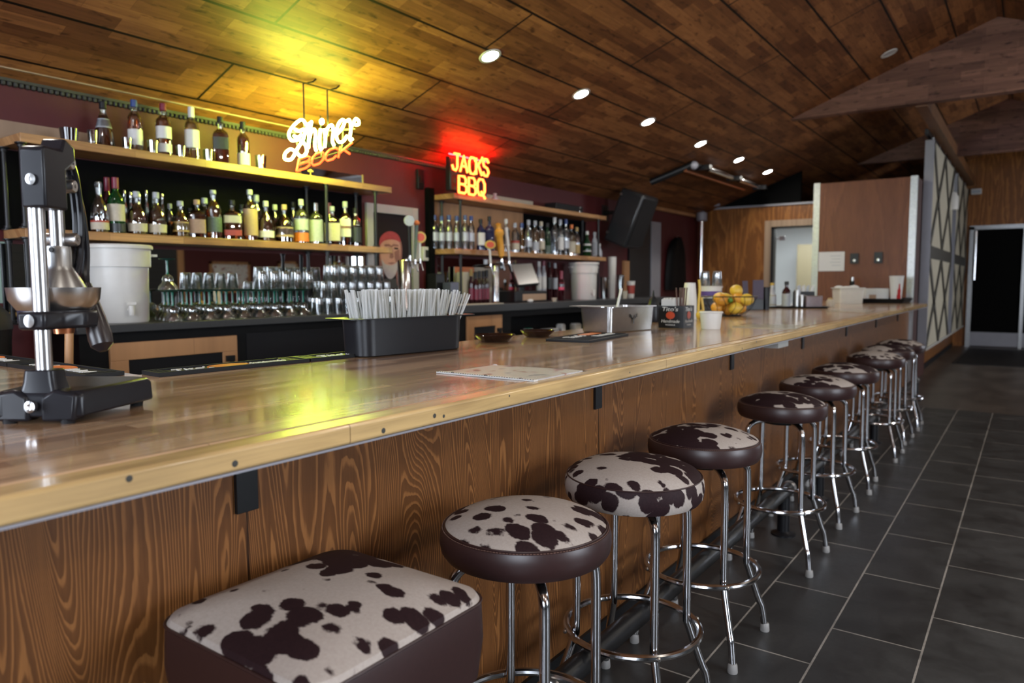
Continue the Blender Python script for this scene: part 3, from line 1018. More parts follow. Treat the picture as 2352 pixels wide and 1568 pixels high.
# things in the open shelf under the counter
for k, (x, y, s, m, lab, nm) in enumerate(((1213, 757, (0.10, 0.06, 0.10), 'whitepl', 'small pale jar in the open shelf below the till', 'jar'),
                                           (1262, 752, (0.12, 0.24, 0.07), 'silverlab', 'pale blue grey carton lying in the open shelf under the back counter', 'carton'),
                                           (1288, 747, (0.09, 0.08, 0.11), 'whitepl', 'white cup standing beside the carton in the open shelf', 'cup'),
                                           (1322, 745, (0.09, 0.14, 0.10), 'cream', 'small cream box at the right end of the open shelf', 'box'))):
    p = onx(x, y, -4.25)
    o = thing(nm, lab, nm, (p.x, p.y, 0.74))
    obj('body', rloft(nb(), [(s[0] / 2, s[1] / 2, 0.02, 0), (s[0] / 2, s[1] / 2, 0.02, s[2])]), M[m], o)
    obj('lid', rloft(nb(), [(s[0] / 2 - 0.008, s[1] / 2 - 0.008, 0.02, s[2]), (s[0] / 2 - 0.008, s[1] / 2 - 0.008, 0.02, s[2] + 0.012)]), M['whitepl' if k != 0 else 'green'], o)

# ------------------------------------------------------------------ shelves with their pipe posts, mirrors
ZS = {'LU': 2.108, 'LL': 1.612, 'RU': 2.140, 'RL': 1.634}
yl0 = onx(46, 315, -4.35).y
units = ((yl0, 4.37, 'LU', 'LL', ZC, 'left pair of timber shelves on black pipe, below the yellow neon', (onx(52, 400, -4.37).y, onx(750, 470, -4.37).y, onx(863, 500, -4.37).y)),
         (5.17, 8.11, 'RU', 'RL', ZC2, 'right pair of timber shelves on black pipe, behind the beer taps', (onx(1056, 520, -4.38).y, onx(1373, 540, -4.38).y)))
for y0, y1, u, l, zc, lab, pys in units:
    t = thing('shelf_unit', lab, 'shelf', (0, 0, 0))
    for k in (u, l):
        obj('shelf_board', bx(nb(), (XB + 0.015, y0, ZS[k] - 0.048), (-4.35, y1, ZS[k])), M['shelf_wood'], t, bevel=0.003)
    for py in pys:
        for X in (-4.372, -4.60):
            for za, zb in ((ZS[l], ZS[u] - 0.048), (zc, ZS[l] - 0.048)):
                pp = obj('pipe_post', cyl(nb(), (X, py, za), (X, py, zb), 0.0125, 12), M['iron'], t)
                obj('flange', lathe(nb(), [(0.030, 0), (0.030, 0.005), (0.018, 0.010), (0.018, 0.024)], 16, (X, py, za)), M['iron'], pp)
                obj('flange', lathe(nb(), [(0.018, -0.024), (0.018, -0.010), (0.030, -0.005), (0.030, 0)], 16, (X, py, zb)), M['iron'], pp)
for y0, y1, z0, z1, lab in ((yl0 - 0.02, 4.305, ZC + 0.002, 1.54, 'long wall mirror behind the glasses under the left shelves'), (onx(690, 400, XB).y, onx(830, 400, XB).y, ZS['LU'] + 0.002, 2.22, 'grey mirror strip on top of the left shelf below the orange neon word'), (5.26, 6.55, ZC2 + 0.002, 1.56, 'wall mirror behind the till and wine bottles')):
    mt = thing('wall_mirror', lab, 'mirror', (XB, 0, 0))
    obj('mirror_glass', bx(nb(), (0.001, y0, z0), (0.008, y1, z1)), M['mirror'], mt)
    obj('edge_trim', bx(nb(), (0.001, y1, z0), (0.012, y1 + 0.012, z1 + 0.01)), M['goldlab'], mt)
for y0, y1, z0, z1, m, lab in ((yl0 - 0.02, 4.305, 1.614, 2.055, 'blackwall', 'black back board behind the left row of whiskey bottles'), (yl0 - 0.3, onx(232, 310, XB).y, ZS['LU'] + 0.002, 2.215, 'pale_wood', 'pale wooden strip on the wall at the left end of the top shelf'),
                               (5.20, 6.7, ZS['RL'] + 0.002, 2.088, 'frame_wood', 'timber back board behind the blue capped bottles'), (6.7, 8.1, ZS['RL'] + 0.002, 2.088, 'blackwall', 'black back board behind the right end of the right bottle row'), (5.75, 6.9, ZS['RU'] + 0.002, 2.235, 'shutter', 'pale board leaning above the right shelf beside the red glowing sign')):  # the wood-toned board paints in a timber-like reflection
    tag(obj('back_board', bx(nb(), (XB + 0.001, y0, z0), (XB + 0.010, y1, z1)), M[m]), lab, 'board')


# ------------------------------------------------------------------ bottles
def profile(style, h, r):
    nr = min(0.016, r * 0.5)
    if style == 'wine': return [(0, 0), (r * 0.9, 0), (r, 0.006), (r, 0.58 * h), (r * 0.9, 0.65 * h), (nr * 1.1, 0.74 * h), (nr, 0.80 * h), (nr, 0.985 * h)], 0.84
    if style == 'squat': return [(0, 0), (r * 0.9, 0), (r, 0.008), (r * 1.03, 0.30 * h), (r * 0.94, 0.50 * h), (r * 0.6, 0.62 * h), (nr * 1.2, 0.70 * h), (nr, 0.76 * h), (nr, 0.97 * h)], 0.86
    if style == 'square': return [(0, 0, 4), (r * 0.9, 0, 6), (r, 0.006, 7), (r, 0.60 * h, 7), (r * 0.86, 0.67 * h, 4), (nr * 1.2, 0.74 * h, 2), (nr, 0.78 * h, 2), (nr, 0.97 * h, 2)], 0.87
    if style == 'bell': return [(0, 0), (r * 0.95, 0), (r * 1.05, 0.008), (r * 0.92, 0.30 * h), (r * 0.72, 0.52 * h), (r * 0.5, 0.66 * h), (nr, 0.76 * h), (nr, 0.97 * h)], 0.84
    return [(0, 0), (r * 0.9, 0), (r, 0.006), (r, 0.62 * h), (r * 0.88, 0.69 * h), (nr * 1.15, 0.77 * h), (nr, 0.81 * h), (nr, 0.97 * h)], 0.86


def rad_at(prof, z):
    for a, b in zip(prof, prof[1:]):
        if a[1] <= z <= b[1] and b[1] > a[1]:
            return a[0] + (b[0] - a[0]) * (z - a[1]) / (b[1] - a[1])
    return prof[-1][0]


def cut(prof, z1, k, z0=0.006):                # the liquor inside: same outline, shrunk, up to z1
    out = [(0, z0)]
    for p in prof[1:]:
        if p[1] < z1: out.append((p[0] * k, max(p[1], z0), *(p[2:])))
    out.append((rad_at(prof, z1) * k, z1, *(prof[3][2:])))
    out.append((0, z1))
    return out


MESHES = {}


def bottle(kind, label, loc, h, r, style, liq, cap, labs=(), fill=0.7, glass='glass', group=None, rotz=0.0, capz=None):
    prof, cz = profile(style, h, r)
    if capz: cz = capz
    t = thing(kind, label, 'bottle', loc, rotz, group)
    if glass == 'glass':
        obj('glass_body', lathe(nb(), prof, 20), M['glass'], t)
        obj('liquor', lathe(nb(), cut(prof, fill * h, 0.95), 20, cap=False), M[liq], t)
    else:
        obj('glass_body', lathe(nb(), prof, 20), M[liq], t)
    nr = prof[-1][0]
    obj('cap', lathe(nb(), [(nr * 1.12, cz * h), (nr * 1.22, cz * h + 0.002), (nr * 1.2, h - 0.003), (nr * 1.0, h), (0, h)], 16), M[cap], t)
    for z0, z1, m in labs:
        n = prof[3][2:] if style == 'square' else ()
        obj('label', lathe(nb(), [(rad_at(prof, z0 * h) * 1.012, z0 * h, *n), (rad_at(prof, z1 * h) * 1.012, z1 * h, *n)], 20, cap=False), M[m], t)
    return t


def shelf_bottle(x, ytop, wpx, X, zs, kind, label, style, liq, cap, labs=(), fill=0.7, glass='glass', group=None, capz=None, hmul=1.0):
    p = onx(x, 500, X)
    h = (onx(x, ytop, X).z - zs) * hmul
    r = size(wpx, (X, p.y, zs)) / 2
    d = Vector((X, p.y, 0)) - Vector((0, 0, 0))
    return bottle(kind, label, (X, p.y, zs + 0.0005), h, r, style, liq, cap, labs, fill, glass, group, math.atan2(d.y, d.x), capz)


B = shelf_bottle
LU, LL, RU, RL = ZS['LU'], ZS['LL'], ZS['RU'], ZS['RL']
g = 'whiskey bottles on the top shelf'
B(248, 236, 42, -4.45, LU, 'whiskey_bottle', 'dark capped whiskey bottle at the left end of the top shelf, near the press', 'bell', 'amberdk', 'blackpl', [(0.42, 0.62, 'silverlab')], 0.7, group=g)
B(319, 232, 31, -4.43, LU, 'whiskey_bottle', 'blue capped whiskey bottle with white label on the top shelf, second from the left', 'round', 'amber', 'bluecap', [(0.12, 0.42, 'white')], 0.72, group=g)
B(384, 240, 33, -4.43, LU, 'whiskey_bottle', 'whiskey bottle with purple red cap and two white labels on the top shelf', 'round', 'amber', 'crimson', [(0.06, 0.22, 'white'), (0.32, 0.55, 'white')], 0.72, group=g)
B(448, 248, 31, -4.43, LU, 'whiskey_bottle', 'pale whiskey bottle with white neck and tall white label on the top shelf', 'round', 'gold', 'white', [(0.22, 0.56, 'white')], 0.7, group=g, capz=0.80)
B(513, 270, 34, -4.43, LU, 'whiskey_bottle', 'square amber whiskey bottle with a dark slanting label on the top shelf', 'square', 'amberdk', 'blackpl', [(0.30, 0.55, 'darklab')], 0.72, group=g)
B(564, 281, 27, -4.43, LU, 'whiskey_bottle', 'slim dark bottle with low white label at the right end of the top shelf row', 'wine', 'amberdk', 'blackpl', [(0.04, 0.30, 'white')], 0.72, group=g)


def tumbler(x, X, zs, wpx, hpx, label, mat='glass', liq=None, group=None, name='tumbler_glass'):
    p = onx(x, 340, X)
    r = size(wpx, (X, p.y, zs)) / 2
    h = size(hpx, (X, p.y, zs))
    t = thing(name, label, 'glass', (X, p.y, zs + 0.0005), 0, group)
    obj('glass_body', lathe(nb(), [(0, 0), (r * 0.85, 0), (r, h), (r * 0.93, h), (r * 0.8, 0.012), (0, 0.012)], 20, cap=False), M[mat], t)
    if liq: obj('contents', lathe(nb(), [(0, 0.013), (r * 0.79, 0.013), (r * 0.86, h * 0.6), (0, h * 0.6)], 20, cap=False), M[liq], t)
    return t


tumbler(160, -4.40, LU, 40, 28, 'squat glass of dark gold liquid at the far left of the top shelf', 'ashglass', 'amberdk')
tumbler(214, -4.375, LU, 22, 30, 'tumbler glass just left of the first top shelf bottle', group='tumblers on the top shelf')
tumbler(292, -4.40, LU, 22, 26, 'tumbler glass between the first and second top shelf bottles', 'glass', 'amber', group='tumblers on the top shelf')
tumbler(351, -4.40, LU, 26, 28, 'tumbler glass between the second and third top shelf bottles', group='tumblers on the top shelf')
tumbler(415, -4.40, LU, 24, 26, 'tumbler glass between the third and fourth top shelf bottles', 'glass', 'amberdk', group='tumblers on the top shelf')
tumbler(478, -4.40, LU, 24, 26, 'tumbler glass between the fourth and fifth top shelf bottles', group='tumblers on the top shelf')
tumbler(598, -4.40, LU, 26, 30, 'green tinged glass right of the last top shelf bottle', 'glass', 'greeng', group='tumblers on the top shelf')  # green contents stand for the neon's reflection
pt = thing('trinket', 'small gold trinket on the top shelf below the orange neon word', 'trinket', tuple(onx(713, 398, -4.40).xy) + (LU,))
obj('stand', lathe(nb(), [(0.012, 0), (0.010, 0.006), (0.003, 0.012), (0.003, 0.03), (0.012, 0.04), (0.009, 0.052), (0, 0.055)], 12), M['goldlab'], pt)
obj('wings', box(box(nb(), (0, 0.016, 0.04), (0.004, 0.02, 0.012)), (0, -0.016, 0.04), (0.004, 0.02, 0.012)), M['goldlab'], pt)

g = 'bottles on the left lower shelf'
XF_, XM, XBK = -4.45, -4.52, -4.575
B(229, 418, 37, XF_, LL, 'whiskey_bottle', 'big clear shouldered whiskey bottle with red and cream label, leftmost of the row', 'squat', 'amberdk', 'glass', [(0.06, 0.20, 'cream'), (0.20, 0.24, 'redlab')], 0.28, group=g, capz=0.9)
B(249, 408, 20, XBK, LL, 'wine_bottle', 'bottle with dark red foil neck standing behind the leftmost lower shelf bottles', 'wine', 'wine', 'crimson', [], 0.7, 'solid', g, capz=0.76)
B(268, 408, 35, XF_, LL, 'whiskey_bottle', 'green glass whiskey bottle with cream label and red foil neck on the lower shelf', 'wine', 'greeng', 'crimson', [(0.22, 0.52, 'cream'), (0.03, 0.18, 'darklab')], 0.7, 'solid', g, capz=0.80)
B(315, 440, 40, XF_, LL, 'whiskey_bottle', 'left one of two dark squat whiskey bottles with low cream labels', 'squat', 'amberdk', 'silverlab', [(0.07, 0.26, 'cream')], 0.6, group=g)
B(360, 442, 40, XF_, LL, 'whiskey_bottle', 'right one of two dark squat whiskey bottles with low cream labels', 'squat', 'amberdk', 'silverlab', [(0.07, 0.26, 'cream')], 0.6, group=g)
for i, x in enumerate((288, 302, 322, 338, 354, 374)):
    B(x, 437 + (i % 3) * 4, 11, XBK, LL, 'liquor_bottle', 'slim bottle with silver pourer behind the two dark squat bottles, %s from the left' % ORD[i], 'wine', 'amberdk' if i % 2 else 'clear', 'chrome', [], 0.5, group='pourer bottles behind the squat bottles')
B(391, 468, 16, XBK, LL, 'liquor_bottle', 'clear topped bottle right of the second dark squat bottle', 'round', 'amberdk', 'silverlab', [(0.1, 0.35, 'darklab')], 0.45, group=g)
B(415, 462, 35, XF_, LL, 'whiskey_bottle', 'round shouldered amber bottle with gold oval label on the lower shelf', 'squat', 'amber', 'silverlab', [(0.14, 0.42, 'goldlab')], 0.5, group=g)
B(436, 478, 18, XBK, LL, 'liquor_bottle', 'short bottle with orange side behind the gold label bottle', 'round', 'amber', 'blackpl', [(0.1, 0.3, 'tan')], 0.6, group=g)
B(453, 459, 35, XF_, LL, 'whiskey_bottle', 'square whiskey bottle with tan pink label on the lower shelf', 'square', 'amberdk', 'tan', [(0.12, 0.48, 'tan')], 0.6, group=g)
B(471, 455, 24, XBK, LL, 'liquor_bottle', 'clear necked bottle behind the tan label and green label bottles', 'round', 'amberdk', 'silverlab', [], 0.5, group=g)
B(491, 437, 34, XF_, LL, 'whiskey_bottle', 'tall whiskey bottle with grey green label on the lower shelf', 'round', 'amber', 'silverlab', [(0.14, 0.44, 'greenlab')], 0.6, group=g, capz=0.92)
B(534, 460, 38, XF_, LL, 'whiskey_bottle', 'reddish whiskey bottle with cream top label and red lower label', 'square', 'amber', 'blackpl', [(0.42, 0.60, 'cream'), (0.10, 0.24, 'redlab')], 0.66, group=g)
B(556, 470, 22, XBK, LL, 'liquor_bottle', 'slim bottle behind the red label whiskey', 'round', 'amberdk', 'blackpl', [], 0.6, group=g)
B(575, 436, 32, XF_, LL, 'whiskey_bottle', 'tall bottle with long tan label and clear neck, middle of the lower shelf', 'round', 'amber', 'silverlab', [(0.10, 0.62, 'tan')], 0.64, group=g, capz=0.9)
B(590, 448, 24, XBK, LL, 'liquor_bottle', 'bottle with clear neck behind the long tan label bottle', 'round', 'amberdk', 'silverlab', [], 0.6, group=g)
B(611, 462, 34, XF_, LL, 'whiskey_bottle', 'red amber bottle with small white low label right of the tan label bottle', 'squat', 'amber', 'silverlab', [(0.10, 0.26, 'white')], 0.55, group=g)
B(632, 470, 18, XBK, LL, 'liquor_bottle', 'dark bottle between the white label and the round tan label bottles', 'round', 'amberdk', 'silverlab', [], 0.6, group=g)
B(653, 470, 40, XF_, LL, 'whiskey_bottle', 'wide round whiskey bottle with tan label low on the lower shelf', 'squat', 'amberdk', 'tan', [(0.14, 0.40, 'tan')], 0.6, group=g)
B(674, 464, 16, XBK, LL, 'liquor_bottle', 'slim dark bottle left of the orange banded bottle', 'round', 'amberdk', 'blackpl', [], 0.6, group=g)
B(692, 458, 32, XF_, LL, 'liquor_bottle', 'pale bottle with orange red band at its foot on the lower shelf', 'round', 'clear', 'silverlab', [(0.04, 0.24, 'orange'), (0.3, 0.55, 'silverlab')], 0.6, group=g)
B(725, 466, 32, XF_, LL, 'liquor_bottle', 'silver white labelled bottle right of the orange banded one', 'round', 'clear', 'chrome', [(0.06, 0.58, 'silverlab')], 0.6, group=g, capz=0.8)
B(756, 466, 22, XBK, LL, 'liquor_bottle', 'bottle with bright pink red neck behind the wide cream label bottle', 'wine', 'amberdk', 'crimson', [], 0.6, group=g, capz=0.7)
B(763, 474, 36, XF_, LL, 'whiskey_bottle', 'wide whiskey bottle with big cream label near the shelf end', 'square', 'amberdk', 'silverlab', [(0.10, 0.56, 'cream')], 0.6, group=g)
B(793, 463, 25, XF_, LL, 'whiskey_bottle', 'whiskey bottle with white label and red seal near the shelf end', 'square', 'amberdk', 'silverlab', [(0.20, 0.60, 'white'), (0.38, 0.44, 'redlab')], 0.6, group=g)
B(816, 478, 27, XF_, LL, 'whiskey_bottle', 'dark bottle with dark label, last before the end of the lower shelf', 'round', 'amberdk', 'blackpl', [(0.10, 0.5, 'darklab')], 0.64, group=g)

g = 'bottles on the right lower shelf'
for i, x in enumerate((998, 1014, 1031, 1049, 1068, 1082)):
    B(x, 494 + (i % 2) * 2, 16, (-4.60, -4.56, -4.52, -4.48, -4.45, -4.43)[i], RL, 'vodka_bottle', 'clear bottle with blue cap on the right shelf, %s of six from the left' % ORD[i], 'round', 'clear', 'bluecap', [(0.25, 0.5, 'frost')], 0.68, group='clear blue capped bottles', capz=0.86)
B(1104, 503, 20, -4.42, RL, 'liquor_bottle', 'purple tinged bottle with white label after the blue capped ones', 'round', 'bluedk', 'blackpl', [(0.16, 0.56, 'white')], 0.7, 'solid', g)
B(1124, 497, 23, -4.42, RL, 'liquor_bottle', 'very dark blue bottle with black cap left of the orange tap handle', 'square', 'bluedk', 'blackpl', [], 0.7, 'solid', g)
rest = [(1162, 503, 19, 'round', 'clear', 'white', [(0.2, 0.7, 'white')], 'clear bottle with white label right of the white tap handle'),
        (1183, 512, 20, 'round', 'clear', 'silverlab', [(0.1, 0.32, 'cream'), (0.32, 0.4, 'redlab')], 'clear bottle with red topped cream label on the right shelf'),
        (1198, 512, 18, 'bell', 'gold', 'bluecap', [], 'pale gold bell shaped bottle with blue cap on the right shelf'),
        (1214, 505, 16, 'round', 'clear', 'silverlab', [(0.2, 0.4, 'frost')], 'tall clear bottle with silver cap on the right shelf'),
        (1229, 507, 19, 'round', 'gold', 'silverlab', [(0.1, 0.35, 'silverlab')], 'gold tinted bottle with silver low label on the right shelf'),
        (1243, 509, 17, 'round', 'gold', 'cream', [(0.15, 0.4, 'cream')], 'pale gold bottle with cream cap on the right shelf'),
        (1257, 512, 17, 'round', 'greeng', 'blackpl', [(0.05, 0.28, 'greenlab')], 'greenish bottle with black cap on the right shelf'),
        (1274, 499, 17, 'round', 'clear', 'white', [], 'tall clear bottle with white cap on the right shelf'),
        (1287, 504, 16, 'round', 'clear', 'frost', [(0.15, 0.5, 'white')], 'frosted bottle with square white label on the right shelf'),
        (1300, 503, 16, 'round', 'clear', 'bluecap', [(0.2, 0.4, 'frost')], 'clear bottle with pale blue cap beside the orange topped bottle'),
        (1313, 516, 18, 'square', 'gold', 'orange', [(0.1, 0.45, 'cream')], 'amber bottle with orange cap toward the right shelf end'),
        (1325, 522, 15, 'round', 'amber', 'goldlab', [(0.1, 0.4, 'goldlab')], 'small amber bottle right of the orange capped one'),
        (1349, 531, 19, 'squat', 'greeng', 'white', [(0.2, 0.5, 'white')], 'green bottle with white label near the end of the right shelf'),
        (1366, 533, 12, 'round', 'frost', 'silverlab', [(0.1, 0.6, 'silverlab')], 'slim silver bottle near the end of the right shelf'),
        (1377, 560, 13, 'squat', 'frost', 'white', [], 'short frosted white bottle, last on the right shelf')]
for x, yt, wp, st, lq, cp, lb, lab in rest:
    B(x, yt, wp, -4.46, RL, 'liquor_bottle', lab, st, lq, cp, lb, 0.66, 'glass' if lq in ('clear', 'gold', 'amber') else 'solid', g)
# things on top of the right unit
B(1137, 444, 14, -4.5, RU, 'liquor_bottle', 'small pale flask on top of the right shelf beside the neon sign', 'squat', 'frost', 'white', [], 0.6, 'solid')
p = onx(1296, 475, -4.5)
o = thing('flat_box', 'black flat box lying on top of the right shelf', 'box', (-4.5, p.y, RU))
obj('housing', bx(nb(), (-0.08, -0.30, 0), (0.08, 0.30, 0.085)), M['blackpl'], o, bevel=0.008)
obj('grille', bx(nb(), (0.08, -0.28, 0.012), (0.084, 0.28, 0.072)), M['rubber'], o)
B(1332, 476, 7, -4.42, RU, 'liquor_bottle', 'tiny clear bottle at the right end of the top shelf', 'round', 'clear', 'white', [], 0.6)

# ------------------------------------------------------------------ glassware on the left counter
marg = thing('margarita_glass', None, 'glass')
bowl = [(0.054, 0.0), (0.056, 0.002), (0.052, 0.022), (0.036, 0.040), (0.030, 0.050), (0.032, 0.064), (0.026, 0.082), (0.008, 0.094), (0, 0.095)]
obj('bowl', lathe(nb(), bowl, 20, cap=False), M['barglass'], marg)
obj('inner_bowl', lathe(nb(), [(0.050, 0.001), (0.047, 0.02), (0.032, 0.040), (0.026, 0.050), (0.028, 0.064), (0.02, 0.080), (0, 0.088)], 20, cap=False), M['barglass'], marg)
obj('stem', lathe(nb(), [(0.008, 0.094), (0.0055, 0.11), (0.007, 0.13), (0.0055, 0.15), (0.008, 0.176), (0, 0.177)], 10, cap=False), M['green'], marg)
obj('foot', lathe(nb(), [(0.008, 0.174), (0.044, 0.181), (0.046, 0.186), (0, 0.186)], 20, cap=False), M['darkgreen'], marg)
k = 0
gm = 'upturned margarita glasses on the counter'
ya, yb = onx(394, 735, -4.2).y, onx(712, 725, -4.2).y
rows = ((-4.180, 'front'), (-4.298, 'middle'), (-4.416, 'rear'))
for ri, (X, rn) in enumerate(rows):
    n = 9
    for i in range(n):
        y = ya + (yb - ya) * (i + 0.33 * ri) / (n - 0.4)
        lab = 'upturned green stemmed margarita glass, %s from the left in the %s row' % (ORD[i], rn)
        if k == 0:
            marg.location = (X, y, ZC + 0.0005)
            tag(marg, lab, None, gm)
        else: dup(marg, (X, y, ZC + 0.0005), 0.0, lab, gm)
        k += 1
dup(marg, (-4.19, onx(385, 640, -4.19).y, ZC + 0.1875), 0, 'upturned margarita glass standing on top of the green stemmed row, beside the white tub', gm)

pint = thing('pint_glass', None, 'glass')
obj('glass_body', lathe(nb(), [(0.043, 0), (0.044, 0.002), (0.033, 0.118), (0.031, 0.120), (0, 0.120)], 18, cap=False), M['barglass'], pint)
obj('glass_inside', lathe(nb(), [(0.0405, 0.001), (0.030, 0.108), (0, 0.110)], 18, cap=False), M['barglass'], pint)
gp = 'stacked pint glasses'
y0 = onx(722, 728, -4.2).y + 0.03
k = 0
for tier, cols, rn in ((0, 9, 2), (1, 8, 2), (2, 6, 2)):
    for ri in range(rn):
        for i in range(cols):
            y = y0 + 0.091 * (i + tier * (0.5 if tier < 2 else 0.8)) + 0.04 * ri
            z = ZC + 0.0005 + tier * 0.1205
            lab = 'pint glass in the stack by the taps: %s tier, %s row, %s from left' % (('bottom', 'middle', 'top')[tier], ('front', 'back')[ri], ORD[i])
            if k == 0:
                pint.location = (-4.19, y, z)
                tag(pint, lab, None, gp)
            else: dup(pint, (-4.19 - 0.10 * ri, y, z), 0.0, lab, gp)
            k += 1
for i, x in enumerate((600, 627, 654, 681, 708)):
    dup(pint, (-4.185, onx(x, 650, -4.185).y, ZC + 0.1875), 0, 'pint glass standing on the green stemmed row, %s from the left' % ORD[i], 'pint glasses on top of the margarita glasses')


def food_tub(x, X, zs, ybot, ytop, wpx, lab, tone='whitepl', spig=True):
    p = onx(x, 600, X)
    h = onx(x, ytop, X + 0.15).z - zs
    r = size(wpx, (X, p.y, zs)) / 2
    t = thing('drink_dispenser', lab, 'dispenser', (X, p.y, zs + 0.0005), math.atan2(-p.y, -X) * 0.35)
    obj('tub', lathe(nb(), [(0, 0), (r * 0.86, 0), (r * 0.89, 0.01), (r * 0.93, h * 0.70), (r * 1.0, h * 0.705), (r * 1.02, h * 0.93)], 36, cap=False), M[tone], t)
    obj('lid', lathe(nb(), [(r * 1.02, h * 0.93), (r * 1.09, h * 0.935), (r * 1.09, h * 0.97), (r * 1.05, h * 0.985), (0, h)], 36, cap=False), M[tone], t)
    for s in (-1, 1):
        obj('handle', bx(nb(), (-0.03, s * r * 1.02 - 0.02, h * 0.845), (0.03, s * r * 1.02 + s * 0.035, h * 0.875)), M[tone], t)
    sp = nb()
    cyl(sp, (r * 0.86, 0, 0.075), (r * 1.12, 0, 0.075), 0.014)
    lathe(sp, [(0.016, 0.045), (0.018, 0.07), (0.016, 0.10)], 14, (r * 1.12, 0, 0))
    box(sp, (r * 1.12, 0, 0.112), (0.014, 0.05, 0.014))
    obj('spigot', sp, M[tone], t)
    return t


food_tub(272, -4.36, ZC, 740, 557, 132, 'large white drink dispenser tub with spigot on the left counter')
tb = food_tub(1341, -4.36, ZC2, 690, 600, 64, 'smaller white drink dispenser tub under the end of the right shelf')
pb = thing('carton', 'purple and white carton on the counter left of the white tub', 'box', (-4.50, 1.865, ZC + 0.0005))
obj('carton_body', bx(nb(), (-0.10, -0.083, 0), (0.10, 0.083, 0.085)), M['purple'], pb)
obj('lid', bx(nb(), (-0.103, -0.086, 0.085), (0.103, 0.086, 0.125)), M['white'], pb)
obj('print', bx(bx(nb(), (0.1005, -0.06, 0.03), (0.1015, -0.035, 0.05)), (0.1005, 0.005, 0.03), (0.1015, 0.07, 0.055)), M['white'], pb)

# ------------------------------------------------------------------ poster between the shelves
po = thing('framed_poster', 'white framed poster of a person in a red bandana on the maroon wall', 'poster', (XB, 0, 0))
yp0, yp1, zp1, zp0 = 4.344, 4.978, 2.0, 1.14
f = nb()
for a, b in (((0.001, yp0, zp0), (0.03, yp0 + 0.075, zp1)), ((0.001, yp1 - 0.075, zp0), (0.03, yp1, zp1)), ((0.001, yp0 + 0.075, zp1 - 0.075), (0.03, yp1 - 0.075, zp1)), ((0.001, yp0 + 0.075, zp0), (0.03, yp1 - 0.075, zp0 + 0.075))): bx(f, a, b)
obj('frame', f, M['offwhite'], po, bevel=0.003)
pr_ = obj('print', bx(nb(), (0.001, yp0 + 0.07, zp0 + 0.07), (0.010, yp1 - 0.07, zp1 - 0.07)), M['posterbg'], po)


def flat(pts, d, th=0.0008):                   # outline on the poster's face
    out = []
    for x, y in pts:
        q = onx(x, y, XB + 0.010)
        out.append((0.010 + d, q.y, q.z))
    return prism(nb(), out, (th, 0, 0))


S2 = lambda P: [(v.x, v.y) for v in spline([(x, y, 0) for x, y in P], 4, True)]
obj('shoulders', flat([(868, 662), (878, 650), (884, 640), (912, 640), (922, 650), (930, 662)], 0), M['darktrim'], pr_)
obj('hair', flat(S2([(872, 560), (878, 548), (914, 548), (923, 565), (922, 600), (918, 646), (912, 654), (906, 620), (884, 622), (880, 652), (873, 650), (871, 600)]), 0.001), M['skind'], pr_)
obj('face', flat(S2([(874, 562), (882, 552), (898, 550), (914, 553), (919, 566), (918, 590), (913, 612), (903, 634), (890, 636), (880, 616), (874, 590)]), 0.002), M['skin'], pr_)
obj('beard', flat(S2([(876, 596), (884, 606), (897, 609), (908, 605), (917, 594), (913, 616), (903, 637), (891, 639), (881, 622)]), 0.003), M['beard'], pr_)
obj('bandana', flat(S2([(871, 563), (872, 548), (880, 537), (893, 531), (907, 534), (916, 543), (919, 556), (908, 551), (893, 550), (880, 554)]), 0.003), M['bandana'], pr_)
obj('eyes', flat([(884, 570), (893, 567), (894, 572), (885, 575)], 0.003), M['posterbg'], pr_)
obj('eyes', flat([(905, 568), (914, 569), (914, 573), (905, 572)], 0.003), M['posterbg'], pr_)
obj('nose', flat([(897, 570), (901, 570), (904, 590), (900, 594), (894, 592)], 0.003), M['skind'], pr_)
obj('brow', flat([(882, 561), (893, 560), (898, 564), (903, 560), (914, 562), (915, 566), (903, 565), (898, 569), (893, 565), (883, 566)], 0.0035), M['skind'], pr_)
obj('cheek_shadow', flat([(905, 578), (917, 572), (917, 596), (909, 603), (906, 592)], 0.0032), M['skind'], pr_)
obj('mouth', flat([(889, 604), (898, 602), (908, 603), (898, 607)], 0.0045), M['skind'], pr_)
th = thing('wall_switch', 'small black switch plate on the maroon wall left of the red neon', 'switch', tuple(onx(962, 412, XB)))
obj('plate', bx(nb(), (0.001, -0.04, -0.09), (0.03, 0.04, 0.09)), M['blackpl'], th, bevel=0.004)
obj('rocker', bx(nb(), (0.03, -0.018, -0.03), (0.036, 0.018, 0.03)), M['iron'], th)
th = thing('wall_outlet', 'white outlet box with dark face right of the poster', 'outlet', tuple(onx(974, 583, XB)))
obj('plate', bx(nb(), (0.001, -0.055, -0.065), (0.04, 0.055, 0.065)), M['whitepl'], th, bevel=0.006)
obj('socket', bx(nb(), (0.04, -0.025, -0.035), (0.043, 0.025, 0.035)), M['darklab'], th)


# ------------------------------------------------------------------ neon signs
def neon_path(pts, ox, oy, sc, X, n=5, closed=False, d=0.0):
    out = []
    for x, y in pts:
        q = onx(ox + x / sc, oy + y / sc, X)
        out.append(Vector((q.x + d, q.y, q.z)))
    return spline(out, n, closed) if n > 1 else out


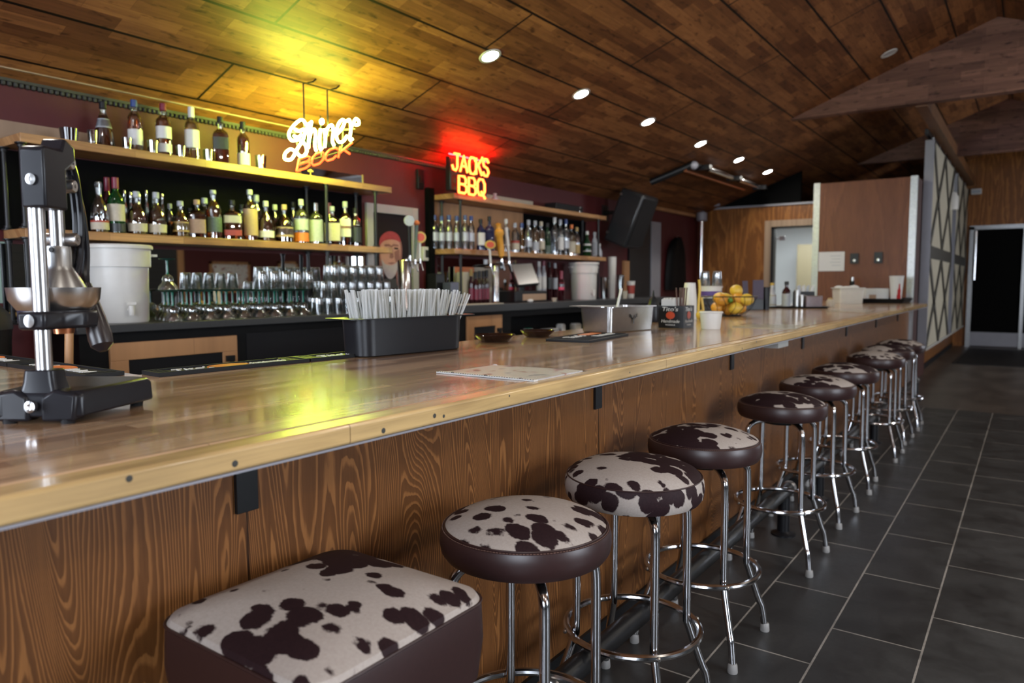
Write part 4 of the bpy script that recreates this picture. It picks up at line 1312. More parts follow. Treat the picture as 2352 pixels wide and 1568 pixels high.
XN = -4.0
sg = thing('neon_sign', 'glowing yellow script neon sign with orange word beneath, over the left shelf', 'neon sign', (0, 0, 0))
shiner = {
    'letter_s': [[(612, 232), (566, 262), (538, 222), (500, 222), (438, 280), (405, 345), (432, 402), (500, 395), (552, 440), (566, 505), (520, 548), (468, 505), (420, 480), (372, 520), (372, 570), (430, 568), (480, 480), (530, 400), (566, 300), (612, 232)],
                 [(460, 300), (500, 318), (536, 300)], [(448, 360), (490, 372), (520, 350)]],
    'letter_h': [[(612, 232), (590, 330), (582, 470)], [(584, 420), (604, 330), (632, 300), (646, 345), (640, 440), (652, 496)]],
    'letter_i': [[(690, 300), (680, 400), (688, 478), (704, 470)], [(688, 228), (706, 214), (714, 236), (698, 250), (688, 228)]],
    'letter_n': [[(722, 300), (734, 380), (728, 462)], [(730, 380), (752, 296), (790, 262), (806, 310), (798, 400), (812, 448)]],
    'letter_e': [[(824, 360), (880, 300), (908, 232), (880, 218), (846, 270), (832, 350), (852, 412), (896, 408), (930, 360)]],
    'letter_r': [[(930, 226), (952, 218), (964, 290), (955, 392), (978, 388)], [(964, 290), (984, 250), (1006, 208), (1032, 222), (1034, 256), (1006, 262)]]}
for nm, paths in shiner.items():
    bm = nb()
    for pth in paths: tube(bm, neon_path(pth, 560, 220, 3.92, XN), 0.0075, 8)
    obj(nm, bm, M['neon_y'], sg)


def affine(strokes, o, u, v):
    return [[(o[0] + u[0] * a + v[0] * b, o[1] + u[1] * a + v[1] * b) for a, b in st] for st in strokes]


LB = [[(0, 0), (0, 1), (0.7, 1), (0.9, 0.85), (0.9, 0.62), (0.65, 0.52), (0.05, 0.52)], [(0.65, 0.52), (1, 0.4), (1, 0.14), (0.75, 0), (0, 0)]]
LO = [[(0.25, 0), (0, 0.25), (0, 0.75), (0.25, 1), (0.75, 1), (1, 0.75), (1, 0.25), (0.75, 0), (0.25, 0)]]
LC = [[(1, 0.78), (0.75, 1), (0.25, 1), (0, 0.75), (0, 0.25), (0.25, 0), (0.75, 0), (1, 0.22)]]
LK = [[(0, 0), (0, 1)], [(1, 1), (0.08, 0.45)], [(0.35, 0.6), (1, 0)]]
LJ = [[(0.25, 1), (0.95, 1)], [(0.65, 1), (0.65, 0.22), (0.45, 0), (0.15, 0.05), (0, 0.3)]]
LA = [[(0, 0), (0.5, 1), (1, 0)], [(0.2, 0.36), (0.8, 0.36)]]
LS = [[(0.95, 0.8), (0.7, 1), (0.3, 1), (0.05, 0.78), (0.2, 0.56), (0.75, 0.46), (0.95, 0.24), (0.7, 0), (0.3, 0), (0.05, 0.2)]]
LQ = [[(0.25, 0.05), (0, 0.3), (0, 0.75), (0.25, 1), (0.7, 1), (0.95, 0.75), (0.95, 0.3), (0.7, 0.05), (0.25, 0.05)], [(0.5, 0.28), (1.0, -0.12)]]
for nm, L, o, u, v in (('letter_b', LB, (476, 676), (110, -36), (22, -108)), ('letter_o', LO, (604, 634), (104, -34), (22, -104)), ('letter_c', LC, (728, 592), (100, -32), (22, -100)), ('letter_k', LK, (850, 556), (104, -34), (20, -100))):
    bm = nb()
    for pth in affine(L, o, u, v):             # outlined letters: two thin tubes side by side
        P = neon_path(pth, 560, 220, 3.92, XN + 0.004, 1)
        tube(bm, P, 0.0065, 8)
    obj(nm, bm, M['neon_o'], sg)
bm = nb()
for px, top in ((556, 92), (770, 140)):
    a = onx(560 + px / 3.92, 220 + top / 3.92, XN)
    ct = ZW + SL * (XN - XB)
    tube(bm, [(XN + 0.03, a.y + 0.07, ct + 0.008), (XN + 0.02, a.y + 0.05, ct - 0.012), (XN - 0.018, a.y, ct - 0.03), (XN - 0.018, a.y, onx(700, 300, XN).z)], 0.006, 6)
obj('hanger', bm, M['iron'], sg)
fb = nb()
for pa, pb_ in (((400, 330), (1000, 300)), ((520, 600), (960, 480)), ((440, 250), (520, 640)), ((900, 220), (880, 520)), ((690, 180), (700, 560))):
    A, Bq = neon_path([pa, pb_], 560, 220, 3.92, XN - 0.018, 1)
    tube(fb, [A, Bq], 0.0045, 6)
obj('sign_frame', fb, M['iron'], sg)

XJ = -4.29
sj = thing('neon_sign', 'two line block letter neon sign with red glow over the right shelf', 'neon sign', (0, 0, 0))
for nm, L, o, u, v in (('letter_j', LJ, (1876, 664), (72, 14), (0, -150)), ('letter_a', LA, (1948, 680), (66, 13), (0, -146)), ('letter_c', LC, (2030, 696), (58, 11), (0, -146)), ('letter_k', LK, (2092, 708), (52, 10), (0, -150)), ('letter_s', LS, (2152, 716), (54, 11), (0, -152)),
                       ('apostrophe', [[(0, 0), (0.1, 1)]], (2146, 580), (10, 2), (0, -30)),
                       ('letter_b', LB, (1936, 868), (70, 13), (0, -150)), ('letter_b', LB, (2026, 884), (62, 12), (0, -150)), ('letter_q', LQ, (2104, 896), (68, 13), (0, -150))):
    b1, b2 = nb(), nb()
    for pth in affine(L, o, u, v):
        tube(b1, neon_path(pth, 560, 220, 3.92, XJ, 1), 0.0085, 8)
        tube(b2, neon_path(pth, 560, 220, 3.92, XJ - 0.02, 1), 0.0135, 8)  # red halo round the letters, shaped as thicker glowing tubes
    l1 = obj(nm, b1, M['neon_yj'], sj)
    obj('red_tube', b2, M['neon_rim'], l1)
q0, q1 = onx(1034, 342, XJ - 0.06), onx(1118, 452, XJ - 0.06)
zj = min(q0.z, ZW + SL * (XJ - 0.10 - XB) - 0.045)
obj('backing_box', bx(nb(), (XJ - 0.12, q0.y, q1.z + 0.01), (XJ - 0.06, q1.y, zj - 0.012)), M['blackpl'], sj, bevel=0.01)
bm = nb()
yj0, yj1, zt_, zb_ = q0.y - 0.03, q1.y + 0.02, zj + 0.0, q1.z + 0.02
tube(bm, [(XJ - 0.05, yj0, zt_), (XJ - 0.05, yj1, zt_)], 0.005, 8)  # tube added to throw the red glow on the ceiling
obj('red_tube', bm, M['neon_r'], sj)
bm = nb()
for y in (q0.y + 0.06, q1.y - 0.06): cyl(bm, (XJ - 0.115, y, zj - 0.02), (XJ - 0.115, y, ZW + SL * (XJ - 0.115 - XB) + 0.004), 0.004, 6)
obj('hanger', bm, M['iron'], sj)


# ------------------------------------------------------------------ recessed lights on both roof pitches
def downlight(x, y, lab, mat, slope, on=True):
    z = (ZW + SL * (x - XB)) if x < XRIDGE else (ZW + SL * (XRW - x))
    t = thing('recessed_light', lab, 'ceiling light', (x, y, z), 0, 'recessed lights in the board ceiling')
    R = Matrix.Rotation(-math.atan(SL) * slope, 4, 'Y')
    obj('trim_ring', lathe(nb(), [(0.060, 0.002), (0.060, -0.006), (0.080, -0.006), (0.084, 0.002)], 28, M=R, cap=False), M['whitepl'], t)
    obj('lens', lathe(nb(), [(0, -0.003), (0.060, -0.003)], 28, M=R, cap=False), mat, t)


ys = [4.293, 5.60, 6.95, 8.40, 9.78, 11.09]
for i, y in enumerate(ys): downlight(-3.26, y, 'lit recessed ceiling light in the row over the back bar, %s from the left' % ORD[i], M['lamp'], 1)
for i, y in enumerate((0.9,)): downlight(-3.26, y, 'lit recessed ceiling light near the street end, %s before the visible row' % ORD[i], M['lamp'], 1)  # extra light added to brighten the near bar top
for i, (x, y) in enumerate(((0.9, -0.6), (2.46, 1.0), (0.9, 2.2), (2.46, 4.0), (0.9, 5.2), (2.46, 7.0), (0.9, 8.2), (2.46, 11.2), (2.46, 13.0), (2.46, 15.2))): downlight(x, y, 'lit recessed ceiling light over the dining side, %s from the street end' % ORD[i], M['lamp_side'], -1)  # the two farthest are added to brighten the far plywood wall
downlight(-1.31, 8.58, 'unlit recessed ceiling light near the board header', M['tip'], 1)

# ------------------------------------------------------------------ juice press on the near corner of the bar
PA = math.radians(35)
pc = onz(84, 862, ZBAR + 0.085)
press = thing('juice_press', 'black cast iron citrus press with steel column at the near corner of the bar', 'juicer', (pc.x - 0.012, pc.y + 0.018, ZBAR), PA)
# local frame: column at the origin, y toward the juice cup, x to the viewer's right
b = nb()
out = [(-0.045, -0.040), (0.075, -0.042), (0.092, -0.028), (0.122, 0.235), (0.080, 0.262), (-0.080, 0.262), (-0.105, 0.23), (-0.088, -0.032), (-0.075, -0.048)]
rings = []
for z, k in ((0.012, 1.0), (0.050, 0.985), (0.060, 0.93)):
    rings.append([b.verts.new((x * k, (y - 0.1) * k + 0.1, z)) for x, y in out])
for A, Bq in zip(rings, rings[1:]):
    for i in range(len(A)):
        j = (i + 1) % len(A)
        b.faces.new((A[i], A[j], Bq[j], Bq[i]))
b.faces.new(rings[0][::-1]); b.faces.new(rings[-1])
base = obj('base', b, M['enamel'], press, bevel=0.004)
b = nb()
for s in (-1, 1):
    pl = [(0.012 * s, -0.048, 0.004), (0.080 * s, -0.045, 0.004), (0.086 * s, -0.042, 0.055), (0.040 * s, -0.045, 0.064), (0.014 * s, -0.047, 0.050)]
    prism(b, pl if s > 0 else pl[::-1], (0, 0.05, 0))
obj('front_foot', b, M['enamel'], base, bevel=0.006)
obj('bolt', lathe(nb(), [(0.011, 0), (0.011, 0.012), (0.006, 0.014), (0, 0.010)], 14, M=Matrix.Translation((0.0, -0.05, 0.034)) @ Matrix.Rotation(PI / 2, 4, 'X')), M['steel'], base)
for x, y in ((0.085, 0.225), (-0.08, 0.225), (0.06, -0.03), (-0.06, -0.03)):
    obj('rubber_foot', lathe(nb(), [(0.014, 0), (0.016, 0.013)], 12, (x, y, 0)), M['rubber'], base)
obj('column_socket', rloft(nb(), [(0.040, 0.034, 0.012, 0.055), (0.034, 0.030, 0.012, 0.075), (0.031, 0.028, 0.012, 0.098)]), M['enamel'], press, bevel=0.002)
obj('column', cyl(nb(), (0, 0, 0.06), (0, 0, 0.50), 0.0135, 28), M['steel'], press)
# head
hd = nb()
prism(hd, [(-0.028, -0.030, 0.395), (-0.028, -0.030, 0.500), (-0.028, -0.022, 0.506), (-0.028, 0.040, 0.506), (-0.028, 0.055, 0.530), (-0.028, 0.095, 0.518), (-0.028, 0.095, 0.49), (-0.028, 0.055, 0.47), (-0.028, 0.055, 0.395)], (0.050, 0, 0))
bmesh.ops.translate(hd, vec=(0.016, 0, 0), verts=hd.verts)
head = obj('head', hd, M['enamel'], press, bevel=0.006)
obj('bolt', lathe(nb(), [(0.010, 0), (0.010, 0.004), (0.004, 0.005), (0.004, 0.003), (0, 0.003)], 18, M=Matrix.Translation((0.012, -0.031, 0.445)) @ Matrix.Rotation(PI / 2, 4, 'X')), M['steel'], head)
obj('plunger_rod', cyl(nb(), (0, 0.095, 0.315), (0, 0.095, 0.42), 0.013, 20), M['steel'], press)
obj('press_cone', lathe(nb(), [(0, 0.330), (0.026, 0.330), (0.028, 0.322), (0.028, 0.292), (0.034, 0.282), (0.052, 0.252), (0.056, 0.240), (0.050, 0.232), (0, 0.228)], 36, (0, 0.095, 0)), M['alu'], press)
obj('set_screw', lathe(nb(), [(0.005, 0), (0.005, 0.005), (0, 0.005)], 10, M=Matrix.Translation((-0.008, 0.066, 0.322)) @ Matrix.Rotation(PI / 2, 4, 'X')), M['iron'], press)
cupm = lathe(nb(), [(0.040, 0.205), (0.066, 0.206), (0.080, 0.226), (0.083, 0.250), (0.0805, 0.250), (0.077, 0.227), (0.060, 0.212), (0.038, 0.210)], 40, (0, 0.095, 0), cap=False)
cup = obj('strainer_cup', cupm, M['steel'], press)
obj('pulp_filter', lathe(nb(), [(0.05, 0.213), (0.070, 0.222), (0.074, 0.236), (0.070, 0.232), (0.03, 0.22), (0, 0.22)], 28, (0, 0.095, 0)), M['tan'], cup)
arm = nb()
prism(arm, [(-0.032, -0.030, 0.172), (0.032, -0.030, 0.172), (0.040, 0.03, 0.172), (0.072, 0.07, 0.172), (0.074, 0.12, 0.172), (0.045, 0.165, 0.172), (-0.045, 0.165, 0.172), (-0.074, 0.12, 0.172), (-0.072, 0.07, 0.172), (-0.040, 0.03, 0.172)], (0, 0, 0.034))
armo = obj('cup_arm', arm, M['enamel'], press, bevel=0.006)
obj('clamp_screw', lathe(nb(), [(0.012, 0), (0.012, 0.004), (0.005, 0.005), (0, 0.005)], 14, M=Matrix.Translation((0.0, -0.031, 0.189)) @ Matrix.Rotation(PI / 2, 4, 'X')), M['steel'], armo)
obj('drain_spout', lathe(nb(), [(0.022, 0.160), (0.024, 0.172)], 16, (0, 0.095, 0)), M['copper'], armo)
# linkage on the viewer's right side of the head, and the hanging lever grip
lk = nb()
for x in (0.030, 0.042):
    tube(lk, spline([(x, 0.115, 0.490), (x, 0.138, 0.452), (x, 0.150, 0.38), (x, 0.140, 0.305), (x, 0.118, 0.265)], 6), 0.007, 8, rr=None)
link = obj('lever_link', lk, M['enamel'], press)
for (y, z) in ((0.108, 0.492), (0.112, 0.448), (0.112, 0.345)):
    obj('pivot_pin', lathe(nb(), [(0.013, -0.05), (0.013, 0.016), (0.011, 0.019), (0.004, 0.019), (0.003, 0.015), (0, 0.015)], 18, M=Matrix.Translation((0.034, y, z - 0.012)) @ Matrix.Rotation(PI / 2, 4, 'Y')), M['steel'], link)
lv = nb()
tube(lv, spline([(0.030, 0.13, 0.46), (0.034, 0.165, 0.40), (0.036, 0.175, 0.32), (0.038, 0.165, 0.27), (0.046, 0.150, 0.240)], 6), 0.009, 10)
lever = obj('lever', lv, M['enamel'], press)
gr = [(0.045, 0.150, 0.245), (0.056, 0.144, 0.212), (0.070, 0.138, 0.172), (0.081, 0.133, 0.140), (0.086, 0.130, 0.124), (0.089, 0.128, 0.112)]
obj('grip', tube(nb(), gr, 0.02, 20, rr=[0.012, 0.018, 0.023, 0.026, 0.0235, 0.009]), M['gripbl'], lever)


for o in kids(press):
    K = Matrix.Diagonal((0.86, 0.74, 0.957, 1))
    if o.name.split('.')[0] in ('column',): K = Matrix.Diagonal((1, 1, 0.957, 1))
    if o.name.split('.')[0] in ('plunger_rod',): K = Matrix.Translation((-0.012, -0.02, 0)) @ Matrix.Diagonal((1, 1, 0.957, 1))
    if o.name.split('.')[0] == 'press_cone': K = Matrix.Translation((-0.013, 0.0005, 0)) @ Matrix.Diagonal((0.85, 0.79, 0.957, 1))
    if o.name.split('.')[0] == 'strainer_cup': K = Matrix.Translation((-0.024, 0.0005, 0)) @ Matrix.Diagonal((0.98, 0.79, 0.957, 1))
    if o.name.split('.')[0] == 'cup_arm': K = Matrix.Translation((-0.006, 0, 0)) @ Matrix.Diagonal((0.76, 0.74, 0.957, 1))
    if o.name.split('.')[0] in ('lever_link', 'lever'): K = Matrix.Translation((-0.024, 0, 0.010)) @ Matrix.Diagonal((0.86, 0.74, 0.957, 1))
    o.data.transform(K)
    for c_ in kids(o): c_.data.transform(K)


# ------------------------------------------------------------------ rubber bar mats
def rail_mat(label, p0, p1, wid, words=True, side=1, flip=False):
    """a ribbed rubber strip from p0 to p1 (its front edge), wid deep; words are moulded on it"""
    p0, p1 = Vector((*p0, ZBAR + 0.0005)), Vector((*p1, ZBAR + 0.0005))
    d = (p1 - p0); L = d.length; d.normalize()
    n = Vector((-d.y, d.x, 0)) * side
    t = thing('bar_mat', label, 'bar mat', tuple(p0), math.atan2(d.y, d.x))
    s = side
    bm = nb()
    bx(bm, (0, 0, 0), (L, s * wid, 0.006))
    for a, c in (((0, 0, 0.006), (L, s * 0.006, 0.011)), ((0, s * (wid - 0.006), 0.006), (L, s * wid, 0.011)), ((0, s * 0.006, 0.006), (0.006, s * (wid - 0.006), 0.011)), ((L - 0.006, s * 0.006, 0.006), (L, s * (wid - 0.006), 0.011))): bx(bm, a, c)
    obj('mat', bm, M['rubber'], t)
    for lo, hi in ((0.012, 0.12 * L), (0.88 * L, L - 0.012)):
        bm = nb()
        for k in range(int((hi - lo) / 0.012)): bx(bm, (lo + k * 0.012, s * 0.008, 0.006), (lo + k * 0.012 + 0.005, s * (wid - 0.008), 0.010))
        obj('ribs', bm, M['rubber'], t)
    if words:
        ux = (-1, 0, 0) if flip else (1, 0, 0)
        uy = (0, 1 if not flip else -1, 0)
        yb = s * wid * 0.5 - uy[1] * wid * 0.20
        def at(fr): return (L * (1 - fr) if flip else L * fr, yb, 0.0065)
        obj('lettering', text_bm("Tito's", wid * 0.62, at(0.14), ux, uy, 0.003, 0.25, L * 0.24), M['mat_white'], t)
        obj('emblem', lathe(nb(), [(wid * 0.34, 0.006), (wid * 0.34, 0.0095), (0, 0.0095)], 24, M=Matrix.Translation((at(0.48)[0], s * wid / 2, 0)) @ Matrix.Diagonal((1.9, 1, 1, 1))), M['mat_orange'], t)
        obj('lettering', text_bm('Handmade', wid * 0.50, at(0.60), ux, uy, 0.003, 0.25, L * 0.27), M['mat_white'], t)
    return t


rail_mat('rubber bar mat with white lettering along the inner bar edge, nearest the press', (-1.862, 1.0), (-1.835, 1.47), 0.098)
rail_mat('rubber bar mat along the inner bar edge running behind the black straw caddy', (-1.834, 1.475), (-1.808, 1.985), 0.098)
rail_mat('rubber bar mat on the short bar leg behind the press', (-2.48, 0.872), (-1.985, 0.872), 0.10)
rail_mat('rubber bar mat on the short bar leg at the left picture edge', (-2.995, 0.872), (-2.485, 0.872), 0.10)
sm = thing('bar_mat', 'flat rubber service mat with orange and white print, in front of the steel pan', 'bar mat', (-1.46, 2.585, ZBAR + 0.0005), math.atan2(0.44, -0.05))
bm = nb()
bx(bm, (0, 0, 0), (0.46, 0.20, 0.010))
for i in range(45):
    for j in range(19): box(bm, (0.012 + i * 0.0099, 0.012 + j * 0.0099, 0.0115), (0.004, 0.004, 0.003))
obj('mat', bm, M['rubber'], sm)
obj('lettering', text_bm("Tito's", 0.075, (0.06, 0.10, 0.0125), (1, 0, 0), (0, 1, 0), 0.002, 0.25, 0.15), M['mat_white'], sm)
obj('lettering', text_bm('Handmade', 0.06, (0.20, 0.04, 0.0125), (1, 0, 0), (0, 1, 0), 0.002, 0.25, 0.20), M['mat_white'], sm)
obj('emblem', bx(nb(), (0.24, 0.11, 0.0115), (0.40, 0.16, 0.014)), M['mat_orange'], sm)

# ------------------------------------------------------------------ black straw caddy
a, c = onz(848, 822, ZBAR), onz(1068, 801, ZBAR)
ang = math.atan2(c.y - a.y, c.x - a.x)
Lc = (c - a).length + 0.03
mid = (a + c) / 2
cd = thing('straw_caddy', 'black bin full of clear straws standing on the bar', 'caddy', (mid.x - 0.075, mid.y, ZBAR + 0.0005), ang)
hx, hy, hc = Lc / 2, 0.075, 0.125
bm = rloft(nb(), [(hx - 0.012, hy - 0.008, 0.05, 0), (hx - 0.006, hy - 0.004, 0.05, 0.004), (hx, hy, 0.052, hc), (hx - 0.003, hy - 0.003, 0.05, hc), (hx - 0.010, hy - 0.008, 0.046, 0.008)], True, True, 8)
obj('bin', bm, M['blackpl'], cd)
bm = rloft(nb(), [(hx, hy, 0.052, hc), (hx + 0.045, hy + 0.012, 0.02, hc + 0.001), (hx + 0.045, hy + 0.012, 0.02, hc + 0.004), (hx - 0.004, hy - 0.004, 0.05, hc + 0.004)], False, False, 8)
obj('rim', bm, M['blackpl'], cd)
Rz = Matrix.Rotation(ang, 4, 'Z')
sme = lathe(nb(), [(0.0036, 0), (0.0036, 0.214)], 8, cap=False)
straw = obj('straw', sme, M['straw'])
rs = random.Random(3)
n = 0
for i in range(34):
    for j in range(5):
        u = -1 + 2 * (i + rs.uniform(-0.3, 0.3)) / 33
        v = -0.8 + 1.6 * j / 4 + rs.uniform(-0.08, 0.08)
        o = straw if n == 0 else straw.copy()
        if n: COL.objects.link(o)
        base = Rz @ Vector((u * (hx - 0.045), v * (hy - 0.03), 0.009 + rs.uniform(0, 0.004)))
        o.location = cd.location + base
        ta, tb_ = (u * 0.12 + rs.uniform(-0.16, 0.16)) * (1 if abs(u) < 0.9 else 1.3), v * 0.10 + rs.uniform(-0.08, 0.08)
        if i > 31: ta = 0.42 + rs.uniform(-0.1, 0.1)
        o.rotation_euler = (Vector((Rz @ Vector((ta, tb_, 1)))).to_track_quat('Z', 'Y')).to_euler()
        tag(o, 'clear plastic straw bundled in the black bin on the bar', 'straw', 'straws in the black caddy')
        n += 1

# ------------------------------------------------------------------ paper, ashtrays, steel pan, cup
P4 = [onz(x, y, ZBAR + 0.001) for x, y in ((1002, 856), (1226, 876), (1350, 851), (1132, 838))]
mn = thing('menu', 'plastic sleeved printed menu sheet lying on the bar in front of the black bin', 'menu', (0, 0, 0))
cen = sum(P4, Vector()) / 4
mn.location = (cen.x, cen.y, ZBAR + 0.0005)
Q = [p - cen for p in P4]
for q in Q: q.z = 0
obj('page', prism(nb(), [q * 0.93 for q in Q], (0, 0, 0.0022)), M['menu'], mn)
bm = nb()
prism(bm, Q, (0, 0, 0.001))
for q in bm.verts:
    if q.co.z > 0.0005: q.co.z = 0.0035
obj('sleeve', bm, M['film'], mn)
bm = nb()
e0, e1 = Q[0], Q[1]
inn = (Q[3] - Q[0]) * 0.075
prism(bm, [e0, e1, e1 + inn, e0 + inn], (0, 0, 0.004))
obj('binding_strip', bm, M['white'], mn)
bm = nb()
for k in range(40):
    q = e0 + (e1 - e0) * ((k + 0.5) / 40) + inn * 0.15
    box(bm, (q.x, q.y, 0.0045), (0.003, 0.003, 0.001))
for k in (0.15, 0.5, 0.85):
    q = e0 + (e1 - e0) * k + inn * 0.55
    lathe(bm, [(0.004, 0.004), (0.004, 0.0052), (0, 0.0052)], 10, (q.x, q.y, 0))
obj('punch_holes', bm, M['blackpl'], mn)

p1 = onz(1136, 786, ZBAR)
p2 = onz(1236, 775, ZBAR)
for i, (p, r, lab) in enumerate(((p1, 0.088, 'round dark brown glass ashtray beside the black bin, the nearer of two'), (p2, 0.080, 'round dark brown glass ashtray, the farther of two beside the black bin'))):
    t = thing('ashtray', lab, 'ashtray', (p.x - 0.03, p.y + 0.04, ZBAR + 0.0005))
    obj('bowl', lathe(nb(), [(0, 0), (r * 0.62, 0), (r * 0.72, 0.003), (r * 0.97, 0.024), (r, 0.028), (r * 0.95, 0.028), (r * 0.70, 0.010), (0, 0.008)], 36, cap=False), M['ashglass'], t)
    obj('rim', ring(nb(), (0, 0, 0.028), r * 0.975, 0.003, 40, 6), M['ashglass'], t)
    if i == 0:
        for k in range(4):
            o = obj('coin', lathe(nb(), [(0.013, 0), (0.013, 0.002)], 16), M['cream'])
            o.location = (p.x - 0.05 + 0.025 * k, p.y + 0.03 + 0.012 * (k % 2), ZBAR + 0.0106)
            tag(o, 'pale round token in the nearer brown glass ashtray', 'token', 'tokens in the ashtray')


def pan(label, c, rz, lx, ly, h, mat='steel', emblem=False, lidded=False):
    t = thing('steel_pan', label, 'pan', c, rz)
    obj('pan_body', rloft(nb(), [(lx - 0.012, ly - 0.012, 0.02, 0), (lx - 0.008, ly - 0.008, 0.02, 0.004), (lx, ly, 0.022, h), (lx - 0.003, ly - 0.003, 0.02, h), (lx - 0.014, ly - 0.014, 0.02, 0.006)], True, True, 6), M[mat], t)
    obj('rim', rloft(nb(), [(lx, ly, 0.022, h - 0.004), (lx + 0.014, ly + 0.014, 0.03, h - 0.002), (lx + 0.014, ly + 0.014, 0.03, h + 0.002), (lx - 0.002, ly - 0.002, 0.022, h + 0.002)], False, False, 6), M[mat], t)
    return t


a, b_, c = onz(1342, 766, ZBAR), onz(1402, 766, ZBAR), onz(1506, 757, ZBAR)
dirv = (c - b_); Lp = dirv.length
rzp = math.atan2(dirv.y, dirv.x)
nrm = Vector((-dirv.y, dirv.x, 0)).normalized()
wp = 0.10
cc = (b_ + c) / 2 + nrm * wp
pz = thing
sp = pan('square steel garnish pan with a white spoon handle, standing beyond the service mat', (cc.x, cc.y, ZBAR + 0.0005), rzp, Lp / 2 * 0.98, wp * 0.97, 0.125)
bm = nb()
lx, ly = Lp / 2 * 0.98, wp * 0.97
# open lid leaning flat along the left rim
obj('hinged_lid', rloft(nb(), [(0.055, ly + 0.01, 0.015, 0.128), (0.055, ly + 0.01, 0.015, 0.132)]), M['steel'], sp).location = (-lx - 0.02, 0, 0)
bm = nb()                                      # stamped emblem on the front: antlers over a drop
yf = -ly - 0.0005
for s in (-1, 1):
    tube(bm, spline([(0.0, yf, 0.062), (0.018 * s, yf, 0.072), (0.030 * s, yf, 0.088)], 4), 0.0022, 6)
    tube(bm, spline([(0.012 * s, yf, 0.068), (0.012 * s, yf, 0.084)], 2), 0.0018, 6)
    tube(bm, spline([(0.022 * s, yf, 0.076), (0.034 * s, yf, 0.076)], 2), 0.0018, 6)
tube(bm, [(0, yf, 0.040), (0, yf, 0.066)], 0.003, 6)
obj('emblem', bm, M['iron'], sp)
so = thing('spoon', 'white handled spoon leaning out of the square steel pan', 'spoon', (cc.x, cc.y, ZBAR + 0.06), rzp)
obj('handle', tube(nb(), [(0.0, 0.02, 0.0), (0.05, 0.03, 0.10), (0.078, 0.035, 0.155)], 0.007, 10), M['whitepl'], so)
obj('spoon_bowl', ball(nb(), (-0.012, 0.017, -0.025), 0.022, 14, (1, 0.8, 1.2)), M['whitepl'], so)
hb = thing('olive_heap', 'green and pale garnish filling the square steel pan', 'garnish', (cc.x, cc.y, ZBAR + 0.008), rzp)
bm = nb()
for k in range(40): ball(bm, (rs.uniform(-lx * 0.7, lx * 0.7), rs.uniform(-ly * 0.7, ly * 0.7), 0.085 + rs.uniform(-0.006, 0.012)), 0.013, 8)
rloft(bm, [(lx * 0.85, ly * 0.85, 0.02, 0.0), (lx * 0.85, ly * 0.85, 0.02, 0.08)])
tag(obj('garnish', bm, M['lime'], hb), None, None, None, 'stuff')
bj = thing('pourer_jar', 'black jar with pointed spout behind the square steel pan', 'jar', tuple(onz(1502, 742, ZBAR).xy) + (ZBAR + 0.0005,))
bj.location.x -= 0.06; bj.location.y += 0.12
obj('jar_body', lathe(nb(), [(0, 0), (0.036, 0), (0.040, 0.01), (0.040, 0.095), (0.032, 0.12), (0.030, 0.125), (0, 0.125)], 24, cap=False), M['blackpl'], bj)
obj('spout', lathe(nb(), [(0.030, 0.124), (0.024, 0.145), (0.008, 0.160), (0.003, 0.20), (0, 0.20)], 16, cap=False), M['rubber'], bj)

# napkin caddy with lettering on its two visible faces
a, m_, c = onz(1512, 752, ZBAR), onz(1570, 754, ZBAR), onz(1604, 748, ZBAR)
d1 = (m_ - a); w1 = d1.length; d1.normalize()
rzn = math.atan2(d1.y, d1.x)
nc = thing('napkin_caddy', 'black lettered napkin caddy with napkins and stir sticks beyond the steel pan', 'caddy', (a.x, a.y, ZBAR + 0.0005), rzn)
D = 0.15
hN = onz(1512, 752, ZBAR)
hh = size(50, a)
bm = nb()
bx(bm, (0, 0, 0), (w1, D, 0.006))
for A_, B_ in (((0, 0, 0.006), (w1, 0.005, hh)), ((0, D - 0.005, 0.006), (w1, D, hh)), ((0, 0.005, 0.006), (0.005, D - 0.005, hh)), ((w1 - 0.005, 0.005, 0.006), (w1, D - 0.005, hh)), ((w1 * 0.62, 0.005, 0.006), (w1 * 0.62 + 0.004, D - 0.005, hh))): bx(bm, A_, B_)
obj('caddy_body', bm, M['blackpl'], nc)
for ux, uy, o0, wd in (((1, 0, 0), (0, 0, 1), (0, -0.0005, 0), w1), ((0, 1, 0), (0, 0, 1), (w1 + 0.0005, 0, 0), D)):
    ux, o0 = Vector(ux), Vector(o0)
    nz = ux.cross(Vector(uy))
    obj('lettering', text_bm("Tito's", hh * 0.27, o0 + ux * wd * 0.16 + Vector((0, 0, hh * 0.76)), ux, uy, 0.001, 0.2, wd * 0.62), M['white'], nc)
    obj('lettering', text_bm('Handmade', hh * 0.20, o0 + ux * wd * 0.12 + Vector((0, 0, hh * 0.24)), ux, uy, 0.001, 0.2, wd * 0.72), M['white'], nc)
    obj('lettering', text_bm('VODKA', hh * 0.10, o0 + ux * wd * 0.28 + Vector((0, 0, hh * 0.10)), ux, uy, 0.001, 0.0, wd * 0.4), M['white'], nc)
    cE = o0 + ux * wd * 0.48 + Vector((0, 0, hh * 0.57))
    T = Matrix.Translation(cE) @ nz.to_track_quat('Z', 'Y').to_matrix().to_4x4()
    em = obj('emblem', lathe(nb(), [(hh * 0.17, 0), (hh * 0.17, 0.0012), (0, 0.0012)], 24, M=T @ Matrix.Diagonal((1.25, 1, 1, 1))), M['garnet'], nc)
nk = thing('napkin_stack', 'stack of white napkins standing in the black lettered caddy', 'napkins', (a.x, a.y, ZBAR + 0.007), rzn)
bm = nb()
for k in range(12): bx(bm, (0.012 + k * 0.0065, 0.012, 0), (0.016 + k * 0.0065, D - 0.012, hh + 0.028 + (k % 3) * 0.004))
obj('napkins', bm, M['white'], nk)
